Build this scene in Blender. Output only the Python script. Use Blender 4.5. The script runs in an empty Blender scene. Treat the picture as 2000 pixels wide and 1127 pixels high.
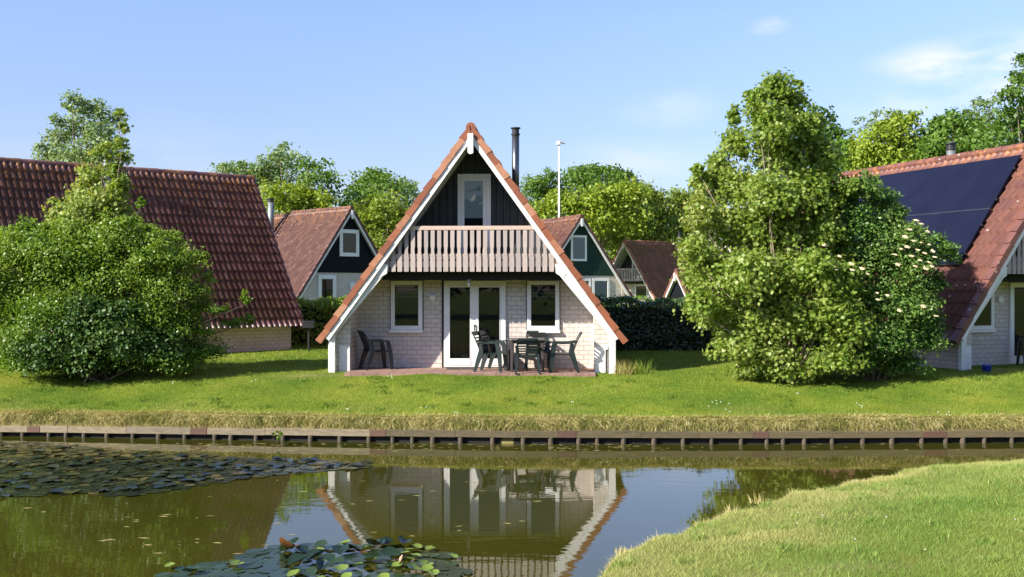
import bpy, math, random, zlib
import numpy as np
from mathutils import Vector, Matrix
R = math.radians
rng = np.random.default_rng(7)
random.seed(7)
sc = bpy.context.scene
col = sc.collection

# ------------------------------------------------------------------ camera
CAM_Z = 2.01
cam_d = bpy.data.cameras.new('camera'); cam = bpy.data.objects.new('camera', cam_d); col.objects.link(cam)
cam.location = (0, 0, CAM_Z); cam.rotation_euler = (R(90), 0, 0)
cam_d.sensor_fit = 'HORIZONTAL'; cam_d.sensor_width = 36.0
cam_d.lens = 36.0; cam_d.shift_x = 0.0; cam_d.shift_y = -(563.5 - 556.0) / 2000.0
cam_d.clip_start = 0.1; cam_d.clip_end = 3000
sc.camera = cam

# ------------------------------------------------------------------ sky and sun
SUN = Vector((-1.80, -1.10, 1.35)).normalized()
SUN_EL = math.asin(SUN.z); SUN_ROT = math.atan2(SUN.x, SUN.y) % (2 * math.pi)
w = bpy.data.worlds.new('World'); sc.world = w; w.use_nodes = True
nt = w.node_tree; nt.nodes.clear(); N = nt.nodes.new; L = nt.links.new
wo = N('ShaderNodeOutputWorld'); bg = N('ShaderNodeBackground'); sky = N('ShaderNodeTexSky')
sky.sky_type = 'NISHITA'; sky.sun_disc = False; sky.sun_elevation = SUN_EL; sky.sun_rotation = SUN_ROT
sky.air_density = 1.0; sky.dust_density = 0.5; sky.ozone_density = 2.6; sky.altitude = 0
tc = N('ShaderNodeTexCoord'); mp = N('ShaderNodeMapping'); mp.inputs['Scale'].default_value = (9, 9, 26)
nz = N('ShaderNodeTexNoise'); nz.inputs['Scale'].default_value = 1.5; nz.inputs['Detail'].default_value = 7; nz.inputs['Roughness'].default_value = 0.55
L(tc.outputs['Generated'], mp.inputs[0]); L(mp.outputs[0], nz.inputs['Vector'])
acc = None
for cx_, cz_, wx_, wz_, am in ((.385, .195, .055, .018, .85), (.43, .185, .06, .03, .75), (.35, .16, .05, .02, .30), (.236, .238, .018, .007, .60), (.151, .168, .045, .018, .22), (.115, .118, .07, .020, .28), (-.35, .10, .2, .05, .12), (.36, .09, .12, .03, .3), (.8, .1, .3, .08, .5), (-.9, .3, .2, .05, .4)):
    vm = N('ShaderNodeVectorMath'); vm.operation = 'SUBTRACT'; vm.inputs[1].default_value = (cx_, 0, cz_); L(tc.outputs['Generated'], vm.inputs[0])
    v2 = N('ShaderNodeVectorMath'); v2.operation = 'MULTIPLY'; v2.inputs[1].default_value = (1 / wx_, 0, 1 / wz_); L(vm.outputs[0], v2.inputs[0])
    ln = N('ShaderNodeVectorMath'); ln.operation = 'LENGTH'; L(v2.outputs[0], ln.inputs[0])
    mr = N('ShaderNodeMapRange'); mr.interpolation_type = 'SMOOTHSTEP'; mr.inputs[1].default_value = 1.5; mr.inputs[2].default_value = 0.0; mr.inputs[3].default_value = 0.0; mr.inputs[4].default_value = am; L(ln.outputs['Value'], mr.inputs[0])
    if acc is None: acc = mr.outputs[0]
    else:
        ad_ = N('ShaderNodeMath'); ad_.operation = 'MAXIMUM'; L(acc, ad_.inputs[0]); L(mr.outputs[0], ad_.inputs[1]); acc = ad_.outputs[0]
cr = N('ShaderNodeMapRange'); cr.interpolation_type = 'SMOOTHSTEP'; cr.inputs[1].default_value = .30; cr.inputs[2].default_value = .62; L(nz.outputs[0], cr.inputs[0])
mk_ = N('ShaderNodeMath'); mk_.operation = 'MULTIPLY'; L(cr.outputs[0], mk_.inputs[0]); L(acc, mk_.inputs[1])
tn_ = N('ShaderNodeMix'); tn_.data_type = 'RGBA'; tn_.blend_type = 'MULTIPLY'; tn_.inputs[0].default_value = 1.0; tn_.inputs[7].default_value = (0.90, 0.835, 0.955, 1); L(sky.outputs[0], tn_.inputs[6])
sx_ = N('ShaderNodeSeparateXYZ'); L(tc.outputs['Generated'], sx_.inputs[0])
hz_ = N('ShaderNodeMapRange'); hz_.inputs[1].default_value = 0.0; hz_.inputs[2].default_value = 0.25; hz_.inputs[3].default_value = 0.60; hz_.inputs[4].default_value = 1.06; L(sx_.outputs[2], hz_.inputs[0])
vs_ = N('ShaderNodeVectorMath'); vs_.operation = 'SCALE'; L(tn_.outputs[2], vs_.inputs[0]); L(hz_.outputs[0], vs_.inputs['Scale'])
mx = N('ShaderNodeMix'); mx.data_type = 'RGBA'; mx.inputs[7].default_value = (5.0, 4.8, 5.5, 1)
L(mk_.outputs[0], mx.inputs[0]); L(vs_.outputs[0], mx.inputs[6]); L(mx.outputs[2], bg.inputs[0]); L(bg.outputs[0], wo.inputs[0])
bg.inputs[1].default_value = 0.108
sd = bpy.data.lights.new('sun', 'SUN'); sd.energy = 4.7; sd.angle = R(0.55); sd.color = (1.0, 0.93, 0.82)
so = bpy.data.objects.new('sun', sd); col.objects.link(so); so.rotation_euler = SUN.to_track_quat('Z', 'Y').to_euler(); so.location = (-20, -15, 30)
sc.view_settings.view_transform = 'Standard'; sc.view_settings.look = 'None'
sc.view_settings.exposure = 1.12; sc.view_settings.gamma = 1.0; sc.view_settings.use_curve_mapping = False
sc.render.engine = 'CYCLES'
try:
    sc.cycles.max_bounces = 7; sc.cycles.transparent_max_bounces = 8; sc.cycles.caustics_reflective = False; sc.cycles.caustics_refractive = False
    sc.cycles.sample_clamp_indirect = 6.0
except Exception: pass

# ------------------------------------------------------------------ materials
def mat(name):
    m = bpy.data.materials.new(name); m.use_nodes = True
    t = m.node_tree; b = t.nodes['Principled BSDF']; return m, t, b, t.nodes.new, t.links.new
def noise(t, scale, detail=4, rough=0.55, coord='Object', sc3=None):
    c = t.nodes.new('ShaderNodeTexCoord'); n = t.nodes.new('ShaderNodeTexNoise')
    n.inputs['Scale'].default_value = scale; n.inputs['Detail'].default_value = detail; n.inputs['Roughness'].default_value = rough
    if sc3:
        m = t.nodes.new('ShaderNodeMapping'); m.inputs['Scale'].default_value = sc3
        t.links.new(c.outputs[coord], m.inputs[0]); t.links.new(m.outputs[0], n.inputs['Vector'])
    else: t.links.new(c.outputs[coord], n.inputs['Vector'])
    return n.outputs[0]
def ramp(t, src, stops):
    r = t.nodes.new('ShaderNodeValToRGB'); e = r.color_ramp.elements
    while len(e) < len(stops): e.new(0.5)
    for i, (p, c) in enumerate(stops): e[i].position = p; e[i].color = (*c, 1) if len(c) == 3 else c
    t.links.new(src, r.inputs[0]); return r.outputs[0]
def mixc(t, fac, a, b, mode='MIX'):
    m = t.nodes.new('ShaderNodeMix'); m.data_type = 'RGBA'; m.blend_type = mode
    if isinstance(fac, (int, float)): m.inputs[0].default_value = fac
    else: t.links.new(fac, m.inputs[0])
    for i, x in ((6, a), (7, b)):
        if isinstance(x, tuple): m.inputs[i].default_value = (*x, 1)
        else: t.links.new(x, m.inputs[i])
    return m.outputs[2]
def bump(t, b, src, strength=0.3, dist=0.02):
    n = t.nodes.new('ShaderNodeBump'); n.inputs['Strength'].default_value = strength; n.inputs['Distance'].default_value = dist
    t.links.new(src, n.inputs['Height']); t.links.new(n.outputs[0], b.inputs['Normal'])
def attr(t, name):
    a = t.nodes.new('ShaderNodeAttribute'); a.attribute_name = name; return a.outputs['Fac']
def plain(name, c, rough=0.5, var=0.12, nscale=6, metal=0, spec=0.5, bmp=0.0, c2=None):
    m, t, b, n, l = mat(name)
    f = noise(t, nscale, 5)
    c2 = c2 or tuple(x * (1 - var * 2) for x in c)
    l(ramp(t, f, [(0.3, c2), (0.7, c)]), b.inputs['Base Color'])
    b.inputs['Roughness'].default_value = rough; b.inputs['Metallic'].default_value = metal; b.inputs['Specular IOR Level'].default_value = spec
    if bmp: bump(t, b, noise(t, nscale * 6, 4), bmp, 0.01)
    return m
def tile_mat(name, c1, c2, c3, lich=0.5, spots=0.0, rough=0.55):
    m, t, b, n, l = mat(name)
    base = ramp(t, attr(t, 'tint'), [(0.0, c1), (0.55, c2), (1.0, c3)])
    f = noise(t, 9, 5)
    base = mixc(t, ramp(t, f, [(0.45, (0, 0, 0)), (0.75, (0.35, 0.35, 0.35))]), base, tuple(x * 0.45 for x in c1))
    ml = n('ShaderNodeMath'); ml.operation = 'MULTIPLY'; l(attr(t, 'lichen'), ml.inputs[0]); l(ramp(t, noise(t, 4.5, 6, 0.7), [(0.47, (0, 0, 0)), (0.60, (1, 1, 1))]), ml.inputs[1])
    m2 = n('ShaderNodeMath'); m2.operation = 'MULTIPLY'; l(ml.outputs[0], m2.inputs[0]); m2.inputs[1].default_value = lich
    base = mixc(t, m2.outputs[0], base, (0.50, 0.22, 0.05))
    if spots:
        v = n('ShaderNodeTexVoronoi'); v.inputs['Scale'].default_value = 3.2; cc = n('ShaderNodeTexCoord'); l(cc.outputs['Object'], v.inputs['Vector'])
        base = mixc(t, ramp(t, v.outputs['Distance'], [(0.0, (spots,) * 3), (0.085, (spots,) * 3), (0.10, (0, 0, 0))]), base, (0.62, 0.60, 0.54))
    l(base, b.inputs['Base Color']); b.inputs['Roughness'].default_value = rough; b.inputs['Specular IOR Level'].default_value = 0.35
    bump(t, b, noise(t, 40, 4), 0.25, 0.006)
    return m
def brick_mat(name, c1, c2, mo, xz=True):
    m, t, b, n, l = mat(name)
    c = n('ShaderNodeTexCoord'); s = n('ShaderNodeSeparateXYZ'); cb = n('ShaderNodeCombineXYZ'); ad = n('ShaderNodeMath')
    l(c.outputs['Object'], s.inputs[0]); l(s.outputs[0], ad.inputs[0]); l(s.outputs[1], ad.inputs[1]); l(ad.outputs[0], cb.inputs[0]); l(s.outputs[2], cb.inputs[1])
    k = n('ShaderNodeTexBrick'); k.inputs['Scale'].default_value = 1.0; k.inputs['Brick Width'].default_value = 0.23; k.inputs['Row Height'].default_value = 0.108
    k.inputs['Mortar Size'].default_value = 0.008; k.inputs['Mortar Smooth'].default_value = 0.25; k.inputs['Bias'].default_value = 0.0
    k.inputs['Color1'].default_value = (*c1, 1); k.inputs['Color2'].default_value = (*c2, 1); k.inputs['Mortar'].default_value = (*mo, 1)
    l(cb.outputs[0], k.inputs['Vector'])
    dirt = ramp(t, noise(t, 2.2, 6, 0.65), [(0.3, (0.80, 0.77, 0.74)), (0.7, (1, 1, 1))])
    fine = ramp(t, noise(t, 30, 3), [(0.3, (0.88, 0.88, 0.88)), (0.7, (1, 1, 1))])
    l(mixc(t, 1.0, mixc(t, 1.0, k.outputs['Color'], dirt, 'MULTIPLY'), fine, 'MULTIPLY'), b.inputs['Base Color']); b.inputs['Roughness'].default_value = 0.85
    iv = n('ShaderNodeMath'); iv.operation = 'SUBTRACT'; iv.inputs[0].default_value = 1.0; l(k.outputs['Fac'], iv.inputs[1])
    bump(t, b, iv.outputs[0], 0.6, 0.008)
    return m
def wood_mat(name, c1, c2, sc3=(20, 20, 1.2), rough=0.8):
    m, t, b, n, l = mat(name)
    f = noise(t, 3.0, 6, 0.65, sc3=sc3); oi = n('ShaderNodeObjectInfo')
    base = ramp(t, f, [(0.3, c1), (0.7, c2)])
    v = ramp(t, oi.outputs['Random'], [(0.0, (0.80, 0.80, 0.82)), (1.0, (1.08, 1.04, 1.0))])
    l(mixc(t, 1.0, base, v, 'MULTIPLY'), b.inputs['Base Color']); b.inputs['Roughness'].default_value = rough
    bump(t, b, f, 0.3, 0.006)
    return m
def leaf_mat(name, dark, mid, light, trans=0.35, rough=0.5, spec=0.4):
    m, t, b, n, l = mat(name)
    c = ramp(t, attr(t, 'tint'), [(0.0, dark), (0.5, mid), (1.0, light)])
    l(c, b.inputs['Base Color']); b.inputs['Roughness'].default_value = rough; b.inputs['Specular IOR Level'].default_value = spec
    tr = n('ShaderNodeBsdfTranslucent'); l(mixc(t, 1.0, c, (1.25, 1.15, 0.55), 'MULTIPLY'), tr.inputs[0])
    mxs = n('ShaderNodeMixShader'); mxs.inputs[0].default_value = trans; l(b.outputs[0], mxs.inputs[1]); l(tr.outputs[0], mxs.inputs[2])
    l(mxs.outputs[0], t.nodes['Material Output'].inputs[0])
    return m

M = {}
M['tile_left'] = tile_mat('tile_left', (0.100, 0.050, 0.049), (0.138, 0.068, 0.065), (0.20, 0.105, 0.095), 0.75, 0.15, 0.40)
M['tile_centre'] = tile_mat('tile_centre', (0.19, 0.065, 0.04), (0.25, 0.09, 0.05), (0.33, 0.14, 0.08), 0.25)
M['tile_right'] = tile_mat('tile_right', (0.130, 0.055, 0.048), (0.150, 0.065, 0.056), (0.19, 0.078, 0.060), 0.5, 0.6)
M['tile_mid'] = tile_mat('tile_mid', (0.080, 0.037, 0.035), (0.100, 0.047, 0.043), (0.140, 0.072, 0.062), 0.5, 0.5)
M['tile_dark'] = tile_mat('tile_dark', (0.17, 0.07, 0.058), (0.21, 0.088, 0.07), (0.26, 0.115, 0.085), 0.2)
M['tile_verge'] = tile_mat('tile_verge', (0.22, 0.075, 0.040), (0.30, 0.105, 0.052), (0.42, 0.21, 0.125), 0.2)
M['white'] = plain('white_paint', (0.80, 0.79, 0.77), 0.4, 0.04, 2.5)
M['white_worn'] = plain('white_worn', (0.78, 0.77, 0.74), 0.55, 0.10, 8, bmp=0.1)
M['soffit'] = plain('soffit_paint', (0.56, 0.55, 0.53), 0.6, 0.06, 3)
M['brick'] = brick_mat('cream_brick', (0.73, 0.665, 0.605), (0.66, 0.595, 0.54), (0.42, 0.375, 0.345))
M['brick_side'] = brick_mat('side_brick', (0.52, 0.45, 0.38), (0.44, 0.38, 0.32), (0.26, 0.22, 0.20))
def clad_mat(name, c1, c2):
    m, t, b, n, l = mat(name)
    c = n('ShaderNodeTexCoord'); s = n('ShaderNodeSeparateXYZ'); l(c.outputs['Object'], s.inputs[0])
    mo = n('ShaderNodeMath'); mo.operation = 'FRACT'; ml = n('ShaderNodeMath'); ml.operation = 'MULTIPLY'; ml.inputs[1].default_value = 1 / 0.17
    l(s.outputs[0], ml.inputs[0]); l(ml.outputs[0], mo.inputs[0])
    g = ramp(t, mo.outputs[0], [(0.0, (0, 0, 0)), (0.06, (0.1, 0.1, 0.1)), (0.10, (1, 1, 1)), (1.0, (0.9, 0.9, 0.9))])
    f = noise(t, 3, 5, 0.6, sc3=(9, 9, 0.6))
    l(mixc(t, 1.0, ramp(t, f, [(0.3, c1), (0.7, c2)]), g, 'MULTIPLY'), b.inputs['Base Color']); b.inputs['Roughness'].default_value = 0.75; b.inputs['Specular IOR Level'].default_value = 0.18
    bump(t, b, g, 0.8, 0.015)
    return m
M['clad'] = clad_mat('black_cladding', (0.038, 0.043, 0.048), (0.060, 0.066, 0.072))
M['clad_green'] = clad_mat('green_cladding', (0.010, 0.032, 0.026), (0.018, 0.050, 0.040))
M['clad_navy'] = clad_mat('dark_cladding', (0.004, 0.006, 0.010), (0.007, 0.009, 0.014))
M['baluster'] = wood_mat('weathered_wood', (0.34, 0.29, 0.27), (0.47, 0.41, 0.38))
M['rail'] = wood_mat('rail_wood', (0.42, 0.32, 0.27), (0.56, 0.45, 0.38), (1.2, 20, 20))
M['dark_beam'] = plain('dark_beam', (0.012, 0.011, 0.012), 0.9, 0.2, 5)
M['plank'] = wood_mat('plank_wood', (0.085, 0.068, 0.034), (0.165, 0.135, 0.072), (1.0, 14, 14))
M['plank_pale'] = wood_mat('plank_pale_wood', (0.16, 0.13, 0.08), (0.31, 0.265, 0.18), (1.0, 14, 14))
M['plank_red'] = wood_mat('plank_red_wood', (0.10, 0.056, 0.040), (0.15, 0.080, 0.056), (1.0, 14, 14))
M['pile'] = wood_mat('pile_wood', (0.045, 0.035, 0.024), (0.13, 0.105, 0.072))
M['plastic_green'] = plain('chair_plastic', (0.016, 0.027, 0.026), 0.36, 0.1, 7)
M['plastic_dark'] = plain('dark_plastic', (0.012, 0.015, 0.022), 0.4, 0.1, 7)
M['plastic_brown'] = plain('table_plastic', (0.075, 0.062, 0.066), 0.35, 0.1, 7)
M['steel'] = plain('steel', (0.16, 0.165, 0.17), 0.34, 0.06, 2, metal=0.9)
M['steel_dull'] = plain('steel_dull', (0.23, 0.25, 0.25), 0.5, 0.1, 4, metal=0.4)
M['black_metal'] = plain('black_metal', (0.015, 0.015, 0.018), 0.5, 0.1, 5)
M['flash'] = plain('lead_flashing', (0.55, 0.55, 0.56), 0.5, 0.1, 5, metal=0.3)
M['blue_collar'] = plain('blue_collar', (0.10, 0.14, 0.24), 0.4, 0.1, 3, metal=0.3)
M['bucket'] = plain('blue_plastic', (0.012, 0.03, 0.32), 0.4, 0.05, 3)
M['interior'] = plain('dark_interior', (0.012, 0.012, 0.014), 0.9, 0.1, 2)
M['blind'] = plain('blind_fabric', (0.50, 0.55, 0.55), 0.8, 0.04, 3)
M['blind_dim'] = plain('pleated_blind', (0.11, 0.11, 0.115), 0.8, 0.05, 3)
M['curtain'] = plain('curtain_fabric', (0.42, 0.52, 0.60), 0.8, 0.08, 2)
M['gold'] = plain('mat_rubber', (0.05, 0.045, 0.04), 0.9, 0.1, 20)
m, t, b, n, l = mat('glass_pane'); tr = n('ShaderNodeBsdfTransparent'); tr.inputs[0].default_value = (0.82, 0.86, 0.86, 1); gl = n('ShaderNodeBsdfGlossy'); gl.inputs['Roughness'].default_value = 0.01
fr = n('ShaderNodeFresnel'); fr.inputs[0].default_value = 1.52; ms = n('ShaderNodeMixShader'); ad = n('ShaderNodeMath'); ad.operation = 'MULTIPLY'; ad.inputs[1].default_value = 1.1
l(fr.outputs[0], ad.inputs[0]); l(ad.outputs[0], ms.inputs[0]); l(tr.outputs[0], ms.inputs[1]); l(gl.outputs[0], ms.inputs[2]); l(ms.outputs[0], t.nodes['Material Output'].inputs[0]); M['glass'] = m
# solar panel
m, t, b, n, l = mat('solar_panel'); f = noise(t, 1.5, 3)
l(ramp(t, f, [(0.3, (0.006, 0.007, 0.020)), (0.7, (0.009, 0.010, 0.026))]), b.inputs['Base Color']); b.inputs['Roughness'].default_value = 0.35; b.inputs['Specular IOR Level'].default_value = 0.25; M['solar'] = m
# pavers
m, t, b, n, l = mat('pavers'); c = n('ShaderNodeTexCoord'); k = n('ShaderNodeTexBrick'); k.inputs['Scale'].default_value = 1; k.inputs['Brick Width'].default_value = 0.30; k.inputs['Row Height'].default_value = 0.30; k.offset = 0
k.inputs['Color1'].default_value = (0.34, 0.20, 0.155, 1); k.inputs['Color2'].default_value = (0.27, 0.16, 0.13, 1); k.inputs['Mortar'].default_value = (0.12, 0.09, 0.06, 1); k.inputs['Mortar Size'].default_value = 0.008
l(c.outputs['Object'], k.inputs['Vector']); l(mixc(t, 1.0, k.outputs['Color'], ramp(t, noise(t, 3, 6), [(0.3, (0.7, 0.72, 0.7)), (0.7, (1, 1, 1))]), 'MULTIPLY'), b.inputs['Base Color']); b.inputs['Roughness'].default_value = 0.9; M['paver'] = m
# grass ground
def ground_mat(name, g1, g2, g3, dry):
    m, t, b, n, l = mat(name)
    f1 = noise(t, 0.45, 5, 0.6); f2 = noise(t, 6, 6, 0.7); f3 = noise(t, 60, 4, 0.7, sc3=(1, 1, 1))
    base = ramp(t, f1, [(0.35, g1), (0.5, g2), (0.65, g3)])
    base = mixc(t, 1.0, base, ramp(t, f2, [(0.25, (0.62, 0.70, 0.6)), (0.7, (1.15, 1.1, 1.0))]), 'MULTIPLY')
    base = mixc(t, 1.0, base, ramp(t, f3, [(0.25, (0.62, 0.66, 0.6)), (0.7, (1.2, 1.15, 1.0))]), 'MULTIPLY')
    base = mixc(t, attr(t, 'dry'), base, mixc(t, 1.0, (dry[0], dry[1], dry[2]), ramp(t, f3, [(0.25, (0.5, 0.5, 0.5)), (0.7, (1.1, 1.1, 1.1))]), 'MULTIPLY'))
    l(base, b.inputs['Base Color']); b.inputs['Roughness'].default_value = 0.95; b.inputs['Specular IOR Level'].default_value = 0.1
    bump(t, b, f3, 0.9, 0.04)
    return m
M['lawn'] = ground_mat('lawn', (0.10, 0.18, 0.022), (0.175, 0.245, 0.030), (0.26, 0.29, 0.045), (0.40, 0.33, 0.14))
M['bank'] = ground_mat('bank_grass', (0.13, 0.19, 0.035), (0.18, 0.235, 0.045), (0.25, 0.26, 0.06), (0.36, 0.31, 0.13))
M['blade'] = leaf_mat('grass_blade', (0.090, 0.175, 0.020), (0.195, 0.285, 0.034), (0.38, 0.41, 0.085), 0.30, 0.6, 0.2)
M['blade_near'] = leaf_mat('grass_blade_near', (0.11, 0.215, 0.035), (0.22, 0.325, 0.065), (0.44, 0.44, 0.16), 0.30, 0.6, 0.2)
M['straw'] = leaf_mat('straw', (0.13, 0.17, 0.03), (0.42, 0.37, 0.13), (0.72, 0.64, 0.34), 0.25, 0.7, 0.2)
M['soil'] = plain('soil', (0.12, 0.075, 0.055), 0.95, 0.25, 9, bmp=0.6)
M['bark'] = plain('bark', (0.17, 0.14, 0.10), 0.9, 0.25, 12, bmp=0.5)
M['bark_pale'] = plain('bark_pale', (0.30, 0.24, 0.17), 0.9, 0.2, 12, bmp=0.4)
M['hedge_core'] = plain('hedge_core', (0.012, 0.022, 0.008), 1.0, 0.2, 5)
M['leaf_maple'] = leaf_mat('leaf_maple', (0.125, 0.22, 0.028), (0.225, 0.335, 0.05), (0.42, 0.45, 0.14), 0.44, 0.45)
M['leaf_elder'] = leaf_mat('leaf_elder', (0.060, 0.14, 0.026), (0.12, 0.235, 0.042), (0.24, 0.34, 0.09), 0.38, 0.40)
M['leaf_shrub'] = leaf_mat('leaf_shrub', (0.075, 0.155, 0.016), (0.15, 0.265, 0.028), (0.29, 0.39, 0.06), 0.42, 0.42)
M['leaf_glossy'] = leaf_mat('leaf_glossy', (0.03, 0.075, 0.014), (0.065, 0.135, 0.024), (0.16, 0.22, 0.06), 0.2, 0.5, 0.3)
M['leaf_green'] = leaf_mat('leaf_green', (0.075, 0.15, 0.024), (0.125, 0.235, 0.032), (0.21, 0.31, 0.06), 0.42, 0.5)
M['leaf_olive'] = leaf_mat('leaf_olive', (0.12, 0.19, 0.022), (0.2, 0.285, 0.034), (0.32, 0.37, 0.06), 0.42, 0.5)
M['leaf_silver'] = leaf_mat('leaf_silver', (0.12, 0.2, 0.08), (0.2, 0.3, 0.11), (0.34, 0.42, 0.21), 0.42, 0.5)
M['leaf_lime'] = leaf_mat('leaf_lime', (0.144, 0.240, 0.018), (0.240, 0.336, 0.026), (0.360, 0.408, 0.060), 0.38, 0.5)
M['leaf_hedge'] = leaf_mat('leaf_hedge', (0.022, 0.040, 0.016), (0.045, 0.085, 0.022), (0.10, 0.17, 0.04), 0.2, 0.35, 0.5)
M['petal'] = plain('cream_petal', (0.58, 0.50, 0.30), 0.7, 0.06, 8)
M['daisy'] = plain('daisy_petal', (0.55, 0.55, 0.48), 0.7, 0.04, 8)
M['pad'] = leaf_mat('lily_pad', (0.014, 0.030, 0.014), (0.032, 0.060, 0.022), (0.16, 0.22, 0.03), 0.10, 0.22, 0.6)
M['pad_far'] = leaf_mat('lily_pad_far', (0.012, 0.018, 0.014), (0.026, 0.036, 0.020), (0.12, 0.10, 0.035), 0.05, 0.22, 0.6)
M['bud'] = plain('lily_bud', (0.75, 0.42, 0.26), 0.5, 0.1, 8)
# water
m, t, b, n, l = mat('water')
f = noise(t, 0.35, 4, 0.6)
l(ramp(t, f, [(0.3, (0.034, 0.037, 0.005)), (0.7, (0.050, 0.047, 0.007))]), b.inputs['Base Color'])
b.inputs['Roughness'].default_value = 0.012; b.inputs['IOR'].default_value = 1.5; b.inputs['Specular IOR Level'].default_value = 0.62
c = n('ShaderNodeTexCoord'); mp = n('ShaderNodeMapping'); mp.inputs['Scale'].default_value = (1.0, 2.6, 1); l(c.outputs['Object'], mp.inputs[0])
n1 = n('ShaderNodeTexNoise'); n1.inputs['Scale'].default_value = 2.2; n1.inputs['Detail'].default_value = 3; l(mp.outputs[0], n1.inputs['Vector'])
n2 = n('ShaderNodeTexNoise'); n2.inputs['Scale'].default_value = 0.18; n2.inputs['Detail'].default_value = 2; l(c.outputs['Object'], n2.inputs['Vector'])
mk = n('ShaderNodeMath'); mk.operation = 'MULTIPLY'; l(n1.outputs[0], mk.inputs[0]); l(ramp(t, n2.outputs[0], [(0.40, (0.25, 0.25, 0.25)), (0.65, (1, 1, 1))]), mk.inputs[1])
bump(t, b, mk.outputs[0], 0.10, 0.02)
M['water'] = m

# ------------------------------------------------------------------ mesh helpers
class MB:
    def __init__(s): s.v = []; s.f = []; s.mi = []; s.tint = []; s.lich = []
    def add(s, vs, fs, tint=0.5, lich=0.0):
        k = len(s.v); s.v += [tuple(p) for p in vs]; s.f += [tuple(i + k for i in f) for f in fs]
        s.tint += [tint] * len(vs); s.lich += [lich] * len(vs); return s
    def box(s, x0, x1, y0, y1, z0, z1, **k):
        return s.add([(x0, y0, z0), (x1, y0, z0), (x1, y1, z0), (x0, y1, z0), (x0, y0, z1), (x1, y0, z1), (x1, y1, z1), (x0, y1, z1)],
                     [(0, 3, 2, 1), (4, 5, 6, 7), (0, 1, 5, 4), (1, 2, 6, 5), (2, 3, 7, 6), (3, 0, 4, 7)], **k)
    def prism(s, pts, y0, y1, **k):      # pts (x,z) counter-clockwise seen from -y, extruded along y
        n = len(pts)
        a = sum(pts[i][0] * pts[(i + 1) % n][1] - pts[(i + 1) % n][0] * pts[i][1] for i in range(n))
        if a < 0: pts = pts[::-1]
        vs = [(x, y0, z) for x, z in pts] + [(x, y1, z) for x, z in pts]
        fs = [tuple(range(n)), tuple(range(2 * n - 1, n - 1, -1))] + [(i, i + n, (i + 1) % n + n, (i + 1) % n) for i in range(n)]
        return s.add(vs, fs, **k)
    def tube(s, pts, rad, seg=10, caps=True, **k):
        pts = [Vector(p) for p in pts]; rad = rad if isinstance(rad, (list, tuple)) else [rad] * len(pts)
        vs = []; prev = None
        for i, p in enumerate(pts):
            d = (pts[min(i + 1, len(pts) - 1)] - pts[max(i - 1, 0)])
            d = d.normalized() if d.length > 1e-9 else Vector((0, 0, 1))
            a = d.cross(Vector((1, 0, 0)) if abs(d.x) < 0.8 else Vector((0, 1, 0))).normalized() if prev is None else (prev - d * prev.dot(d)).normalized()
            prev = a; bb = d.cross(a)
            for j in range(seg):
                q = 2 * math.pi * j / seg; vs.append(tuple(p + (a * math.cos(q) + bb * math.sin(q)) * rad[i]))
        fs = []
        for i in range(len(pts) - 1):
            for j in range(seg):
                fs.append((i * seg + j, i * seg + (j + 1) % seg, (i + 1) * seg + (j + 1) % seg, (i + 1) * seg + j))
        if caps: fs += [tuple(range(seg - 1, -1, -1)), tuple(range((len(pts) - 1) * seg, len(pts) * seg))]
        return s.add(vs, fs, **k)
    def beam(s, p, q, w0, d0, w1=None, d1=None, side=(1, 0, 0)):   # tapered rectangular bar p->q
        p, q = Vector(p), Vector(q); w1 = w1 or w0; d1 = d1 or d0; ax = (q - p).normalized(); a = Vector(side); a = (a - ax * a.dot(ax)).normalized(); c = ax.cross(a)
        vs = []
        for o, ww, dd in ((p, w0, d0), (q, w1, d1)):
            for sa, sb in ((-1, -1), (1, -1), (1, 1), (-1, 1)): vs.append(tuple(o + a * sa * ww / 2 + c * sb * dd / 2))
        return s.add(vs, [(0, 3, 2, 1), (4, 5, 6, 7), (0, 1, 5, 4), (1, 2, 6, 5), (2, 3, 7, 6), (3, 0, 4, 7)])
    def build(s, name, m, parent=None, smooth=False, bevel=0.0, attrs=False):
        me = bpy.data.meshes.new(name); me.from_pydata(s.v, [], s.f); me.update()
        me.materials.append(m)
        a = me.attributes.new('tint', 'FLOAT', 'POINT'); a.data.foreach_set('value', np.array(s.tint, dtype=np.float32))
        a = me.attributes.new('lichen', 'FLOAT', 'POINT'); a.data.foreach_set('value', np.array(s.lich, dtype=np.float32))
        if smooth: me.polygons.foreach_set('use_smooth', [True] * len(me.polygons))
        o = bpy.data.objects.new(name, me); col.objects.link(o)
        if parent: o.parent = parent
        if bevel:
            bv = o.modifiers.new('bevel', 'BEVEL'); bv.width = bevel; bv.segments = 2; bv.limit_method = 'ANGLE'
        return o
def np_mesh(name, V, loops, nper, m, parent=None, attrs=None, smooth=False):
    """V (n,3); loops flat vertex index array; nper verts per face (constant)"""
    me = bpy.data.meshes.new(name); nf = len(loops) // nper
    me.vertices.add(len(V)); me.vertices.foreach_set('co', np.asarray(V, np.float32).ravel())
    me.loops.add(len(loops)); me.loops.foreach_set('vertex_index', np.asarray(loops, np.int32))
    me.polygons.add(nf); me.polygons.foreach_set('loop_start', np.arange(0, nf * nper, nper, dtype=np.int32))
    try: me.polygons.foreach_set('loop_total', np.full(nf, nper, np.int32))
    except Exception: pass
    if smooth: me.polygons.foreach_set('use_smooth', np.ones(nf, bool))
    me.update(calc_edges=True); me.materials.append(m)
    for k, a in (attrs or {}).items():
        at = me.attributes.new(k, 'FLOAT', 'POINT'); at.data.foreach_set('value', np.asarray(a, np.float32))
    o = bpy.data.objects.new(name, me); col.objects.link(o)
    if parent: o.parent = parent
    return o
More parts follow.
